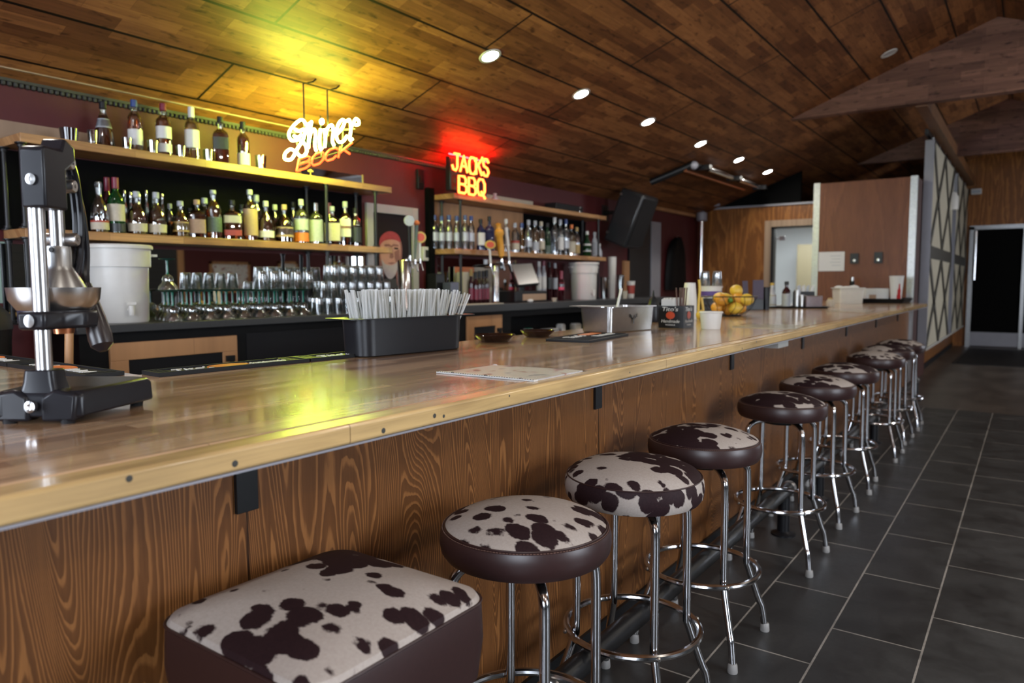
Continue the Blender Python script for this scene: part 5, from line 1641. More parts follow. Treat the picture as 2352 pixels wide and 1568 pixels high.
for k in range(7):
    o = obj('stir_stick', cyl(nb(), (0, 0, 0), (rs.uniform(-0.02, 0.025), rs.uniform(-0.02, 0.02), 0.21), 0.0035, 6), M['twine'])
    o.location = nc.location + Matrix.Rotation(rzn, 3, 'Z') @ Vector((w1 * 0.70 + 0.008 * (k % 4), 0.03 + 0.02 * (k % 3), 0.008))
    tag(o, 'dark brown stir stick standing in the black lettered caddy', 'stir stick', 'stir sticks in the napkin caddy')
cu = thing('cup_stack', 'upturned stack of white cups behind the black lettered caddy', 'cups', tuple(onz(1570, 736, ZBAR).xy) + (ZBAR + 0.0005,))
cu.location.x -= 0.04; cu.location.y += 0.20
for k in range(8): obj('cup', lathe(nb(), [(0.048, 0), (0.047, 0.004), (0.036, 0.125), (0, 0.126)], 24, (0, 0, k * 0.017), cap=False), M['whitepl'], cu)
lq = thing('squeezer', 'yellow hand squeezer standing behind the plastic cup and fruit basket', 'squeezer', tuple(onz(1607, 738, ZBAR).xy) + (ZBAR + 0.0005,))
lq.location.y += 0.12; lq.location.x -= 0.055
obj('handle', tube(nb(), spline([(0, 0, 0.0), (0.0, 0.0, 0.10), (0.006, 0, 0.20), (0, 0, 0.265)], 5), 0.0085, 10), M['amberpl'], lq)
obj('handle', tube(nb(), spline([(0.03, 0.02, 0.0), (0.024, 0.015, 0.08), (0.014, 0.01, 0.15)], 5), 0.0085, 10), M['amberpl'], lq)
obj('cup_bowl', ball(nb(), (0.014, 0.01, 0.035), 0.034, 16), M['amberpl'], lq)
p = onz(1633, 757, ZBAR)
dl = thing('plastic_tub', 'small clear plastic tub with white rim in front of the fruit basket', 'tub', (p.x - 0.02, p.y + 0.05, ZBAR + 0.0005))
r = size(26, p)
obj('tub_body', lathe(nb(), [(0, 0), (r * 0.80, 0), (r * 0.83, 0.004), (r * 0.98, r * 1.5), (r * 0.95, r * 1.5), (r * 0.80, 0.006), (0, 0.006)], 32, cap=False), M['whitepl'], dl)
obj('rim', ring(nb(), (0, 0, r * 1.5), r * 1.0, 0.004, 36, 8), M['whitepl'], dl)

# fruit in a wire basket
p = onz(1690, 726, ZBAR)
bp = Vector((p.x - 0.06, p.y + 0.02, ZBAR))
R_ = size(62, bp)
wbk = thing('wire_basket', 'black wire basket of lemons and oranges on the bar', 'basket', (bp.x, bp.y, ZBAR + 0.0005))
obj('rim', ring(nb(), (0, 0, R_ * 0.72), R_, 0.004, 44, 8), M['iron'], wbk)
obj('base_ring', ring(nb(), (0, 0, 0.004), R_ * 0.42, 0.004, 30, 8), M['iron'], wbk)
bm = nb()
for k in range(16):
    a0 = 2 * PI * k / 16
    P = [(R_ * q * math.cos(a0 + s), R_ * q * math.sin(a0 + s), z) for q, z, s in ((0.42, 0.004, 0), (0.68, R_ * 0.16, 0.10), (0.86, R_ * 0.40, 0.22), (1.0, R_ * 0.72, 0.10))]
    tube(bm, spline(P, 4), 0.0022, 6)
obj('wires', bm, M['iron'], wbk)
fr = 0.046
lay = [(0.0, 0.0, 0.045, 'orangefruit'), (0.075, 0.01, 0.055, 'orangefruit'), (-0.075, 0.0, 0.055, 'orangefruit'), (0.02, -0.075, 0.055, 'lemon'), (0.0, 0.078, 0.055, 'orangefruit'),
       (-0.03, -0.02, 0.115, 'lemon'), (0.048, -0.03, 0.118, 'orangefruit'), (0.055, 0.055, 0.115, 'lemon'), (-0.068, -0.065, 0.112, 'orangefruit'), (0.095, -0.055, 0.112, 'lemon'), (-0.04, 0.06, 0.12, 'lemon'), (0.045, 0.0, 0.172, 'lemon')]
fl = ['orange at the bottom middle of the wire basket', 'orange at the bottom far right of the wire basket', 'orange at the bottom far left of the wire basket', 'yellow lemon low at the front of the wire basket', 'orange low at the back of the wire basket',
      'yellow lemon in the middle of the basket heap', 'orange in the front right of the basket heap', 'yellow lemon at the back right of the basket heap', 'orange at the left rim of the wire basket', 'yellow lemon at the right rim of the wire basket', 'yellow lemon at the back left of the basket heap', 'topmost yellow lemon of the basket heap']
Rv = Matrix.Rotation(YAW, 3, 'Z')
for (x, y, z, m), lab in zip(lay, fl):
    nm = 'orange' if m == 'orangefruit' else 'lemon'
    t = thing(nm, lab, 'fruit', Vector((bp.x, bp.y, ZBAR + z * 1.08)) + Rv @ Vector((x * 1.16, y * 1.16, 0)), rs.uniform(0, 6), 'fruit in the wire basket')
    obj('peel', ball(nb(), (0, 0, 0), fr, 20, (1, 1.0 if nm == 'orange' else 1.15, 0.96)), M[m], t)
    obj('stem_end', lathe(nb(), [(0.005, 0.0), (0.003, 0.003), (0, 0.003)], 8, (0, 0, fr * 0.95)), M['lime'], t)
o = thing('lime', 'small green lime tucked between the oranges at the left of the basket', 'fruit', Vector((bp.x, bp.y, ZBAR + 0.118)) + Rv @ Vector((-0.012, -0.072, 0)), 0, 'fruit in the wire basket')
obj('peel', ball(nb(), (0, 0, 0), 0.02, 16), M['lime'], o)
P4 = [onz(x, y, ZBAR + 0.001) for x, y in ((1682, 750), (1828, 757), (1850, 747), (1712, 744))]
cen = sum(P4, Vector()) / 4
m2 = thing('menu', 'shiny clear sleeved menu lying on the bar beyond the fruit basket', 'menu', (cen.x, cen.y, ZBAR + 0.0005))
Q = [Vector((q.x - cen.x, q.y - cen.y, 0)) for q in P4]
obj('page', prism(nb(), [q * 0.9 for q in Q], (0, 0, 0.002)), M['cream'], m2)
obj('sleeve', prism(nb(), Q, (0, 0, 0.004)), M['film'], m2)
P4 = [onz(x, y, ZBAR + 0.001) for x, y in ((1898, 714), (1990, 718), (2010, 712), (1920, 709))]
cen = sum(P4, Vector()) / 4
m3 = thing('menu', 'clear sleeved menu lying on the bar near its far end', 'menu', (cen.x, cen.y, ZBAR + 0.0005))
Q = [Vector((q.x - cen.x, q.y - cen.y, 0)) for q in P4]
obj('page', prism(nb(), [q * 0.9 for q in Q], (0, 0, 0.002)), M['cream'], m3)
obj('sleeve', prism(nb(), Q, (0, 0, 0.004)), M['film'], m3)

# ------------------------------------------------------------------ beer towers on the back counter
def tower(label, xpx, ytop, r, X, zc, taps):
    q = onx(xpx, ytop, X)
    t = thing('beer_tower', label, 'beer tower', (X, q.y, zc + 0.0005))
    org = Vector((X, q.y, zc))
    h = q.z - zc
    obj('column', lathe(nb(), [(r * 1.5, 0), (r * 1.5, 0.008), (r * 1.05, 0.02), (r, 0.03), (r, h - 0.01), (r * 0.9, h), (0, h + 0.012)], 28), M['chrome'], t)
    for k, (kind, hx_, hy, tx, ty, wpx) in enumerate(taps):    # handle top and foot, from the photograph, on a plane in front of the column
        top = onx(hx_, hy, X + 0.07) - org
        foot = onx(tx, ty, X + 0.07) - org
        fz = nb()
        cyl(fz, (0, foot.y, foot.z - 0.03), (0.085, foot.y, foot.z - 0.03), 0.011, 10)
        cyl(fz, (0.08, foot.y, foot.z - 0.02), (0.10, foot.y + 0.01, foot.z - 0.10), 0.009, 10)
        cyl(fz, (0.07, foot.y, foot.z - 0.03), (0.07, foot.y, foot.z + 0.005), 0.008, 10)
        f = obj('faucet', fz, M['chrome'], t)
        s = size(wpx, (X, q.y, 1.4)) / 2
        hm = nb()
        if kind == 'badge_silver' or kind == 'badge_red':
            tube(hm, [(0.07, foot.y, foot.z), (0.07, top.y, top.z)], 0.007 if kind == 'badge_silver' else 0.011, 10)
            h_ = obj('tap_handle', hm, M['iron'] if kind == 'badge_silver' else M['whitepl'], f)
            T = Matrix.Translation((0.078, top.y, top.z)) @ Matrix.Rotation(PI / 2, 4, 'Y') @ Matrix.Rotation(0.5, 4, 'X')
            el = Matrix.Diagonal((0.72, 1, 1, 1)) if k == 0 and kind == 'badge_red' else Matrix.Identity(4)
            obj('badge', lathe(nb(), [(0, -0.008), (s, -0.008), (s * 1.04, 0), (s, 0.008), (0, 0.008)], 24, M=T @ el), M['silverlab'] if kind == 'badge_silver' else M['amberpl'], f)
            if kind == 'badge_red': obj('badge_face', lathe(nb(), [(s * 0.72, 0.0085), (s * 0.70, 0.011), (0, 0.011)], 20, M=T @ el), M['garnet'], f)
        elif kind == 'figure':
            L = (top - foot).length
            T = Matrix.Translation((0.07, foot.y, foot.z)) @ Matrix.Rotation(math.atan2(-(top.y - foot.y), top.z - foot.z), 4, 'X')
            lathe(hm, [(0.006, 0), (0.010, 0.02), (s * 0.62, 0.035), (s * 0.72, L * 0.35), (s * 0.66, L * 0.62), (s, L * 0.70), (s * 0.98, L * 0.78), (s * 0.55, L * 0.84), (s * 0.5, L * 0.92), (s * 0.66, L * 0.97), (0, L)], 14, M=T)
            obj('tap_handle', hm, M['orangefruit'], f)
        else:
            tube(hm, [(0.07, foot.y, foot.z), (0.07, foot.y + (top.y - foot.y) * 0.4, foot.z + (top.z - foot.z) * 0.4), (0.07, top.y, top.z)], 0.01, 10, rr=[0.008, s * 0.8, s])
            h_ = obj('tap_handle', hm, M['whitepl' if kind == 'white' else 'greenlab'], f)
            if kind == 'green': obj('handle_top', ball(nb(), (0.07, top.y, top.z + 0.01), s * 1.4, 14, (1, 1.3, 1)), M['orange'], f)
    return t


tower('wide chrome beer tower with a round silver badge handle, beside the poster', 929, 597, 0.058, -4.22, ZC, (
    ('badge_silver', 938, 507, 941, 588, 24), ('green', 957, 515, 953, 596, 9), ('badge_red', 964, 545, 964, 594, 26)))
tower('slim chrome beer tower with oval red and yellow badge handle and orange handle', 1138, 610, 0.034, -4.22, ZC2, (
    ('badge_red', 1124, 562, 1127, 606, 26), ('figure', 1144, 512, 1153, 596, 22), ('white', 1162, 522, 1170, 600, 9)))

# till
org = onx(1210, 690, -4.32)
tl = thing('till', 'black touch screen till with a slanting grey screen on the right counter', 'till', (-4.32, org.y, ZC2 + 0.0005))
sx = (onx(1246, 690, -4.32).y - onx(1172, 690, -4.32).y) / 2
bm = nb()
bx(bm, (-0.20, -sx, 0), (0.06, sx, 0.115))
obj('cash_drawer', bm, M['blackpl'], tl, bevel=0.006)
obj('drawer_front', bx(nb(), (0.0605, -sx * 0.55, 0.018), (0.066, sx * 0.92, 0.085)), M['tan'], tl, bevel=0.003)
C4 = [onx(x, y, X) - Vector((-4.32, org.y, ZC2)) for x, y, X in ((1172, 606, -4.40), (1222, 603, -4.40), (1240, 651, -4.24), (1190, 656, -4.24))]
nrm_ = (C4[1] - C4[0]).cross(C4[3] - C4[0]).normalized()
if nrm_.x < 0: nrm_ = -nrm_
obj('monitor', prism(nb(), C4, -nrm_ * 0.035), M['blackpl'], tl, bevel=0.004)
cm = sum(C4, Vector()) / 4
obj('screen', prism(nb(), [cm + (q - cm) * 0.92 + nrm_ * 0.0005 for q in C4], nrm_ * 0.002), M['steel'], tl)  # steel tone paints in the lamp reflected on the screen
obj('stand', tube(nb(), [(-0.08, 0.02, 0.10), (-0.06, 0.02, cm.z)], 0.03, 10), M['blackpl'], tl)


def counter_bottle(x, yt, wpx, X, kind, label, style, liq, cap, labs=(), glass='solid', group='bottles on the right counter', capz=None):
    return shelf_bottle(x, yt, wpx, X, ZC2, kind, label, style, liq, cap, labs, 0.7, glass, group, capz)


for i, (x, yt) in enumerate(((1081, 618), (1091, 624), (1100, 622), (1109, 622), (1117, 620))):
    counter_bottle(x, yt, 13, -4.42, 'wine_bottle', 'dark wine bottle with maroon label left of the slim beer tower, %s from the left' % ORD[i], 'wine', 'wine', 'goldlab' if i == 0 else 'blackpl', [(0.12, 0.45, 'crimson')], capz=0.8)
for i, (x, yt, cap, lab) in enumerate(((1238, 600, 'white', 'white'), (1249, 598, 'crimson', 'white'), (1262, 602, 'blackpl', 'darklab'), (1275, 604, 'silverlab', 'silverlab'))):
    counter_bottle(x, yt, 12, -4.50, 'liquor_bottle', 'counter bottle between the till and the pink label wine, %s from the left' % ORD[i], 'round', 'wine' if i > 1 else 'frost', cap, [(0.3, 0.6, lab)])
counter_bottle(1290, 622, 14, -4.30, 'wine_bottle', 'wine bottle with bright pink label and red neck left of the smaller white tub', 'wine', 'wine', 'crimson', [(0.36, 0.60, 'pink')], capz=0.72)
for nm, x, X, s, m, lab in (('storage_box', 1036, -4.40, (0.10, 0.12, 0.20), 'bluegrey', 'blue grey box on the counter at the left end of the right shelves'),
                            ('carton', 1002, -4.53, (0.11, 0.12, 0.28), 'blackpl', 'black tall box on the counter behind the blue grey box'),
                            ('carton', 1064, -4.50, (0.08, 0.10, 0.30), 'cream', 'tall cream packet on the counter left of the wine bottles')):
    p = onx(x, 680, X)
    o = thing(nm, lab, 'box', (X, p.y, ZC2 + 0.0005))
    obj('box_body', bx(nb(), (-s[0] / 2, -s[1] / 2, 0), (s[0] / 2, s[1] / 2, s[2])), M[m], o, bevel=0.004)
    obj('lid', bx(nb(), (-s[0] / 2 + 0.003, -s[1] / 2 + 0.003, s[2]), (s[0] / 2 - 0.003, s[1] / 2 - 0.003, s[2] + 0.008)), M[m], o)
pic = thing('framed_picture', 'pale framed card with orange top leaning behind the wine bottles', 'picture', (-4.615, onx(1092, 640, -4.6).y, ZC2 + 0.0005))
obj('card', bx(nb(), (0, -0.32, 0), (0.012, 0.32, 0.36)), M['cream'], pic)
obj('orange_band', bx(nb(), (0.012, -0.32, 0.30), (0.014, -0.02, 0.36)), M['orange'], pic)


def cup(x, X, z, ytop, wpx, label, mat='whitepl', nm='paper_cup', band=None, n=1, grp=None, ybase=None, inner=True):
    p = onx(x, ytop, X)
    h = p.z - z
    r = size(wpx, (X, p.y, z)) / 2
    t = thing(nm, label, 'cup', (X, p.y, z + 0.0005), 0, grp)
    obj('cup_body', lathe(nb(), [(0, 0), (r * 0.72, 0), (r * 0.98, h * 0.97), (r * 0.93, h * 0.97), (r * 0.66, 0.006), (0, 0.006)], 22, cap=False), M[mat], t)
    obj('rim', ring(nb(), (0, 0, h * 0.975), r * 0.97, r * 0.06, 24, 6), M[mat], t)
    if band: obj('printed_band', lathe(nb(), [(r * 0.80, h * 0.25), (r * 0.93, h * 0.75)], 22, cap=False), M[band], t)
    return t


cup(1406, -4.40, ZC2, 588, 20, 'tall stack of white cups right of the smaller white tub', 'whitepl', 'cup_stack')
cup(1388, -4.30, ZC2, 636, 22, 'clear glass between the smaller white tub and the cup stack', 'glass', 'pint_glass')
cup(1425, -4.25, ZC2, 630, 18, 'tall clear pilsner glass right of the white cup stack', 'glass', 'pilsner_glass')
cup(1449, -4.25, ZC2, 645, 20, 'white and red striped cup near the grey door post', 'whitepl', 'paper_cup', 'redlab')
cup(1435, -4.18, ZC2, 668, 14, 'short beige cup left of the red striped cup', 'cream', 'paper_cup')
cup(1273, -4.16, ZC2, 684, 13, 'tiny yellow cup on the counter edge below the pink label wine', 'cream', 'shot_cup')
nb_ = thing('napkin_ball', 'crumpled white napkin on the counter edge under the till', 'napkin', (-4.17, onx(1218, 692, -4.17).y, ZC2 + 0.018))
obj('napkin', ball(nb(), (0, 0, 0), 0.03, 10, (1, 1.3, 0.6)), M['white'], nb_)
tr = obj('drip_mat', bx(nb(), (-0.07, -0.30, 0), (0.07, 0.30, 0.008)), M['cream'], loc=(-4.185, onx(1100, 698, -4.185).y, ZC2 + 0.0005), bevel=0.002)
tag(tr, 'pale bar cloth lying flat at the foot of the slim beer tower', 'cloth')

# loudspeaker tilted down from the wall, and the things around the far end of the back wall
c = onx(1450, 503, -4.26)
sp_ = thing('loudspeaker', 'black loudspeaker tilted down from the back wall at the end of the right shelves', 'loudspeaker', tuple(c))
R = Matrix.Rotation(math.radians(22), 4, 'Y')
bm = nb()
prism(bm, [R @ Vector(v) for v in ((-0.17, -0.23, -0.35), (0.17, -0.23, -0.35), (0.17, -0.23, 0.35), (-0.17, -0.23, 0.35))], (0, 0.46, 0))
obj('cabinet', bm, M['satinbl'], sp_, bevel=0.03)
obj('grille', box(nb(), (0.176, 0, 0.0), (0.012, 0.40, 0.62), M=R), M['rubber'], sp_)
for z in (0.27, -0.24): obj('corner_bolt', lathe(nb(), [(0.016, 0), (0.016, 0.012), (0, 0.012)], 12, M=R @ Matrix.Translation((-0.14, -0.231, z)) @ Matrix.Rotation(PI / 2, 4, 'X')), M['steel'], sp_)
bm = nb()
cyl(bm, (-0.10, 0, 0.1), (XB - c.x + 0.002, 0, 0.1), 0.025, 12)
box(bm, (XB - c.x + 0.006, 0, 0.1), (0.012, 0.16, 0.2))
obj('wall_bracket', bm, M['iron'], sp_)
y0, y1 = onx(1490, 600, XB).y, onx(1511, 600, XB).y
struct('trim_11', bx(nb(), (XB, y0, 0), (XB + 0.045, y1, 2.22)), M['greypaint'])
struct('door_2', bx(nb(), (XB, onx(1441, 600, XB).y, 0), (XB + 0.03, y0, 2.20)), M['blackpl'])  # black slab put in for the darkness of the doorway
struct('trim_12', bx(nb(), (XB, onx(1429, 600, XB).y, 0), (XB + 0.035, onx(1441, 600, XB).y, 1.62)), M['frame_wood'])
o = thing('coat', 'black coat hanging on the maroon wall left of the bright pipe', 'coat', (XB + 0.022, onx(1545, 600, XB).y, 0))
zc_ = onx(1545, 545, XB).z
bm = nb()
lv_ = []
for k in range(9):
    f = k / 8
    z = 1.2 + (zc_ - 1.2) * f
    hw = 0.36 - 0.10 * f if f < 0.8 else 0.27 * math.sqrt(max(0.02, (1 - f) / 0.2))
    lv_.append((z, hw + 0.02 * math.sin(5 * f)))
ringsv = [[bm.verts.new((0.01 + 0.11 * math.sin(PI * k / 12) * (1 + 0.25 * math.sin(7 * k)), hw * math.cos(PI * k / 12), z)) for k in range(13)] for z, hw in lv_]
for A, Bq in zip(ringsv, ringsv[1:]):
    for k in range(12): bm.faces.new((A[k], A[k + 1], Bq[k + 1], Bq[k]))
for A in ringsv:
    pass
bmesh.ops.solidify(bm, geom=bm.faces[:], thickness=0.008)
obj('cloth', bm, M['rubber'], o)
obj('hook', cyl(nb(), (-0.021, 0, zc_ - 0.03), (0.06, 0, zc_ + 0.01), 0.008, 8), M['steel'], o)
pz0 = onx(1612, 500, -4.50)
pp = thing('vent_pipe', 'bright metal pipe standing in the corner of the back wall', 'pipe', (-4.50, pz0.y, 0))
rp = size(12, pz0) / 2
obj('pipe', lathe(nb(), [(rp, 0), (rp, pz0.z - 0.06)], 20), M['chrome'], pp)
obj('pipe_collar', lathe(nb(), [(rp * 1.1, pz0.z - 0.06), (rp * 2.0, pz0.z - 0.05), (rp * 2.0, pz0.z + 0.08), (rp * 1.2, pz0.z + 0.10)], 20), M['greypaint'], pp)
obj('elbow', tube(nb(), spline([(0, 0, pz0.z + 0.08), (0.02, 0, pz0.z + 0.16), (0.08, 0.0, pz0.z + 0.19), (0.30, 0.0, pz0.z + 0.20)], 5), rp * 0.6, 10), M['greypaint'], pp)

# ------------------------------------------------------------------ far half of the bar top
def on_bar(nm, label, cat, x, y, dx=0.0, dy=0.0, rz=None, grp=None):
    q = onz(x, y, ZBAR)
    v = Vector((q.x, q.y, 0)).normalized()
    return thing(nm, label, cat, (q.x + dx, q.y + dy, ZBAR + 0.0005), (YAW if rz is None else rz), grp), q


t, q = on_bar('crate', 'low black crate behind the fruit basket carrying a white tub', 'crate', 1636, 719)
w_, h_ = size(52, q), size(34, q)
bm = rloft(nb(), [(w_ / 2, 0.11, 0.01, 0), (w_ / 2, 0.11, 0.01, h_)])
t.location += Vector((-0.06, 0.12, 0))
obj('crate_body', bm, M['blackpl'], t)
obj('slats', bx(bx(nb(), (-w_ / 2, -0.114, h_ * 0.3), (w_ / 2, -0.11, h_ * 0.42)), (-w_ / 2, -0.114, h_ * 0.6), (w_ / 2, -0.11, h_ * 0.72)), M['iron'], t)
t2 = thing('tub', 'white tub with purple band standing on the black crate behind the lemons', 'tub', t.location + Vector((0, 0, h_ + 0.0005)))
r_ = size(27, q)
h2 = size(24, q)
obj('tub_body', lathe(nb(), [(0, 0), (r_ * 0.86, 0), (r_ * 0.95, h2), (0, h2)], 28, cap=False), M['whitepl'], t2)
obj('band', lathe(nb(), [(r_ * 0.885, h2 * 0.12), (r_ * 0.95, h2 * 0.66)], 28, cap=False), M['purple'], t2)
obj('lid', lathe(nb(), [(r_ * 0.98, h2), (r_, h2 + 0.012), (0, h2 + 0.014)], 28), M['whitepl'], t2)
for i, (dx, lab) in enumerate(((-0.015, 'pint glass standing on the white and purple tub, left one'), (0.085, 'pint glass standing on the white and purple tub, right one'))):
    t3 = dup(pint, t2.location + Matrix.Rotation(YAW, 3, 'Z') @ Vector((dx - 0.035, 0, 0)) + Vector((0, 0, h2 + 0.0145)), 0, lab, 'pint glasses on the tub')
t, q = on_bar('menu_stand', 'dark purple menu cards standing in a black holder behind the fruit basket', 'menu stand', 1728, 713)
t.location += Vector((-0.05, 0.18, 0))
w_ = size(40, q)
obj('holder', bx(nb(), (-w_ / 2, -0.05, 0), (w_ / 2, 0.05, size(26, q))), M['blackpl'], t, bevel=0.003)
obj('card', bx(nb(), (-0.012, -0.02, 0.01), (w_ * 0.55, -0.010, size(70, q))), M['purpledk'], t)
obj('card', prism(nb(), [(-w_ * 0.5, 0.02, 0.02), (-w_ * 0.22, 0.02, 0.02), (-w_ * 0.30, 0.02, size(68, q)), (-w_ * 0.62, 0.02, size(68, q))], (0, 0.008, 0)), M['purpledk'], t)
t, q = on_bar('tumbler', 'tall black tumbler right of the menu holder', 'cup', 1757, 712)
t.location += Vector((-0.02, 0.1, 0))
rr_, hh_ = size(9, q), size(52, q)
obj('tumbler_body', lathe(nb(), [(0, 0), (rr_ * 0.8, 0), (rr_, hh_), (rr_ * 0.9, hh_), (rr_ * 0.7, 0.006), (0, 0.006)], 20, cap=False), M['blackpl'], t)
obj('rim', ring(nb(), (0, 0, hh_), rr_ * 0.96, 0.003, 20, 6), M['blackpl'], t)


def tray(label, px, lx, ly):
    cen = sum((onz(x, y, ZBAR) for x, y in px), Vector()) / len(px)
    t = thing('serving_tray', label, 'tray', (cen.x, cen.y, ZBAR + 0.0005))
    obj('tray_base', rloft(nb(), [(lx - 0.02, ly - 0.02, 0.05, 0), (lx - 0.012, ly - 0.012, 0.05, 0.006), (lx, ly, 0.06, 0.024), (lx - 0.005, ly - 0.005, 0.06, 0.024), (lx - 0.018, ly - 0.018, 0.05, 0.010)], True, True, 8), M['rubber'], t)
    pts = [Vector((x, y, 0.024)) for x, y in rbox_pts(lx - 0.002, ly - 0.002, 0.06, 8)]
    obj('rim', tube(nb(), pts, 0.003, 6, True), M['blackpl'], t)
    return t


p_ = onz(1822, 708, ZBAR)
ty = thing('serving_tray', 'long black tray of sauce bottles and steel cups on the bar', 'tray', (p_.x - 0.08, p_.y + 0.15, ZBAR + 0.0005), YAW * 0.55)
obj('tray_base', rloft(nb(), [(0.33, 0.16, 0.05, 0), (0.35, 0.18, 0.06, 0.014), (0.345, 0.175, 0.06, 0.014), (0.325, 0.155, 0.05, 0.006)], True, True, 8), M['rubber'], ty)
obj('rim', tube(nb(), [Vector((x, y, 0.014)) for x, y in rbox_pts(0.348, 0.178, 0.06, 8)], 0.003, 6, True), M['blackpl'], ty)
Rt = Matrix.Rotation(YAW * 0.55, 3, 'Z')
# sauce bottles, steel cups and caddies standing in that tray
def in_tray(u, v): return ty.location + Rt @ Vector((u, v, 0)) + Vector((0, 0, 0.0065))


bottle('sauce_bottle', 'clear sauce bottle with yellow pourer top in the black tray', in_tray(-0.16, -0.04), 0.235, 0.042, 'squat', 'frost', 'amberpl', [(0.08, 0.5, 'cream')], 0.7, 'solid', 'sauce bottles in the tray', capz=0.90)
bottle('sauce_bottle', 'dark red sauce bottle with white label and black cap in the black tray', in_tray(-0.03, -0.05), 0.25, 0.040, 'wine', 'wine', 'blackpl', [(0.04, 0.52, 'silverlab')], 0.7, 'solid', 'sauce bottles in the tray', capz=0.86)
for nm, u, v, r, h, lab in (('shaker', 0.065, -0.08, 0.030, 0.165, 'steel shaker cup right of the red sauce bottle'), ('jigger', 0.105, -0.12, 0.024, 0.12, 'small steel jigger in front of the shaker cup')):
    t = thing(nm, lab, 'shaker', in_tray(u, v))
    obj('cup_body', lathe(nb(), [(0, 0), (r * 0.75, 0), (r, h), (r * 0.94, h), (r * 0.7, 0.006), (0, 0.006)], 22, cap=False), M['steel'], t)
    obj('rim', ring(nb(), (0, 0, h), r * 0.97, 0.002, 22, 6), M['steel'], t)
t = thing('caddy', 'squat mauve grey steel caddy at the right end of the black tray', 'caddy', in_tray(0.21, -0.09), YAW * 0.55)
obj('caddy_body', rloft(nb(), [(0.072, 0.05, 0.012, 0), (0.075, 0.053, 0.014, 0.11), (0.071, 0.049, 0.012, 0.11), (0.068, 0.046, 0.01, 0.005)], True, True), M['mauve'], t)
obj('rim', tube(nb(), [Vector((x, y, 0.11)) for x, y in rbox_pts(0.074, 0.052, 0.014)], 0.003, 6, True), M['steel'], t)
t = thing('packet_holder', 'black packet holder with white sachets behind the steel caddy', 'holder', in_tray(0.14, 0.09), YAW)
obj('holder', bx(nb(), (-0.09, -0.045, 0), (0.09, 0.045, 0.15)), M['blackpl'], t, bevel=0.004)
for k, a in enumerate((-0.5, -0.1, 0.25, 0.6)):
    obj('sachets', prism(nb(), [(-0.06 + 0.04 * k, -0.02 + 0.01 * k, 0.14), (-0.03 + 0.04 * k, -0.02 + 0.01 * k, 0.14), (-0.03 + 0.04 * k + 0.03 * a, -0.02 + 0.01 * k, 0.215), (-0.06 + 0.04 * k + 0.03 * a, -0.02 + 0.01 * k, 0.20)], (0, 0.006, 0)), M['white'] if k % 2 else M['silverlab'], t)
t, q = on_bar('sugar_jar', 'small cream jar right of the black tray', 'jar', 1907, 704)
rr_, hh_ = size(9, q), size(17, q)
obj('jar_body', lathe(nb(), [(0, 0), (rr_ * 0.9, 0), (rr_, hh_ * 0.7), (rr_ * 0.7, hh_), (0, hh_)], 18, cap=False), M['cream'], t)
obj('lid', lathe(nb(), [(rr_ * 0.72, hh_), (rr_ * 0.6, hh_ + 0.012), (0, hh_ + 0.014)], 16), M['goldlab'], t)
t, q = on_bar('storage_tub', 'milky white storage tub near the far end of the bar', 'tub', 1964, 697)
t.location += Vector((-0.10, 0.10, 0))
w_, h_ = size(58, q), size(36, q)
obj('tub_body', rloft(nb(), [(w_ / 2 * 0.92, 0.10, 0.02, 0), (w_ / 2, 0.115, 0.03, h_), (w_ / 2 - 0.008, 0.108, 0.03, h_), (w_ / 2 * 0.9, 0.095, 0.02, 0.006)]), M['whitepl'], t)
obj('rim', rloft(nb(), [(w_ / 2 + 0.012, 0.125, 0.03, h_ - 0.008), (w_ / 2 + 0.012, 0.125, 0.03, h_ + 0.002), (w_ / 2 - 0.006, 0.11, 0.03, h_ + 0.002)], False, False), M['whitepl'], t)
ct = thing('towel', 'crumpled white towel heaped in the milky storage tub', 'towel', t.location + Vector((0, 0, 0.007)), YAW)
bm = nb()
for k in range(9): ball(bm, (rs.uniform(-w_ * 0.30, w_ * 0.30), rs.uniform(-0.06, 0.06), h_ * 0.8 + rs.uniform(0, 0.03)), 0.045, 12, (1.3, 1, 0.7))
rloft(bm, [(w_ / 2 * 0.8, 0.08, 0.02, 0.0), (w_ / 2 * 0.85, 0.085, 0.02, h_ * 0.85)])
obj('cloth', bm, M['white'], ct)
t, q = on_bar('peeler', 'dark handled tool standing beside the milky storage tub', 'tool', 2002, 694)
t.location = Vector((-1.88, 10.15, t.location.z))
hh_ = size(58, q)
obj('shaft', lathe(nb(), [(0.05, 0), (0.05, 0.012), (0.012, 0.02), (0.012, hh_ * 0.6), (0.03, hh_ * 0.7), (0.03, hh_ * 0.85), (0, hh_ * 0.86)], 14), M['iron'], t)
obj('tip', lathe(nb(), [(0.02, hh_ * 0.85), (0.02, hh_), (0, hh_)], 12), M['steel'], t)
p_ = onz(2052, 694, ZBAR)
t2 = thing('serving_tray', 'black tray at the far end of the bar carrying a white box and a cup', 'tray', (p_.x - 0.10, p_.y - 0.15, ZBAR + 0.0005))
obj('tray_base', rloft(nb(), [(0.26, 0.36, 0.05, 0), (0.29, 0.39, 0.06, 0.05), (0.284, 0.384, 0.06, 0.05), (0.25, 0.35, 0.05, 0.008)], True, True, 8), M['rubber'], t2)
obj('rim', tube(nb(), [Vector((x, y, 0.05)) for x, y in rbox_pts(0.288, 0.388, 0.06, 8)], 0.004, 6, True), M['blackpl'], t2)
w_ = size(54, p_)
t = thing('napkin_box', 'white box with faint print in the far black tray', 'box', t2.location + Vector((-0.10, 0.10, 0.0085)), YAW)
obj('box_body', rloft(nb(), [(w_ / 2, 0.06, 0.012, 0), (w_ / 2, 0.06, 0.012, size(30, p_))]), M['white'], t, bevel=0.006)
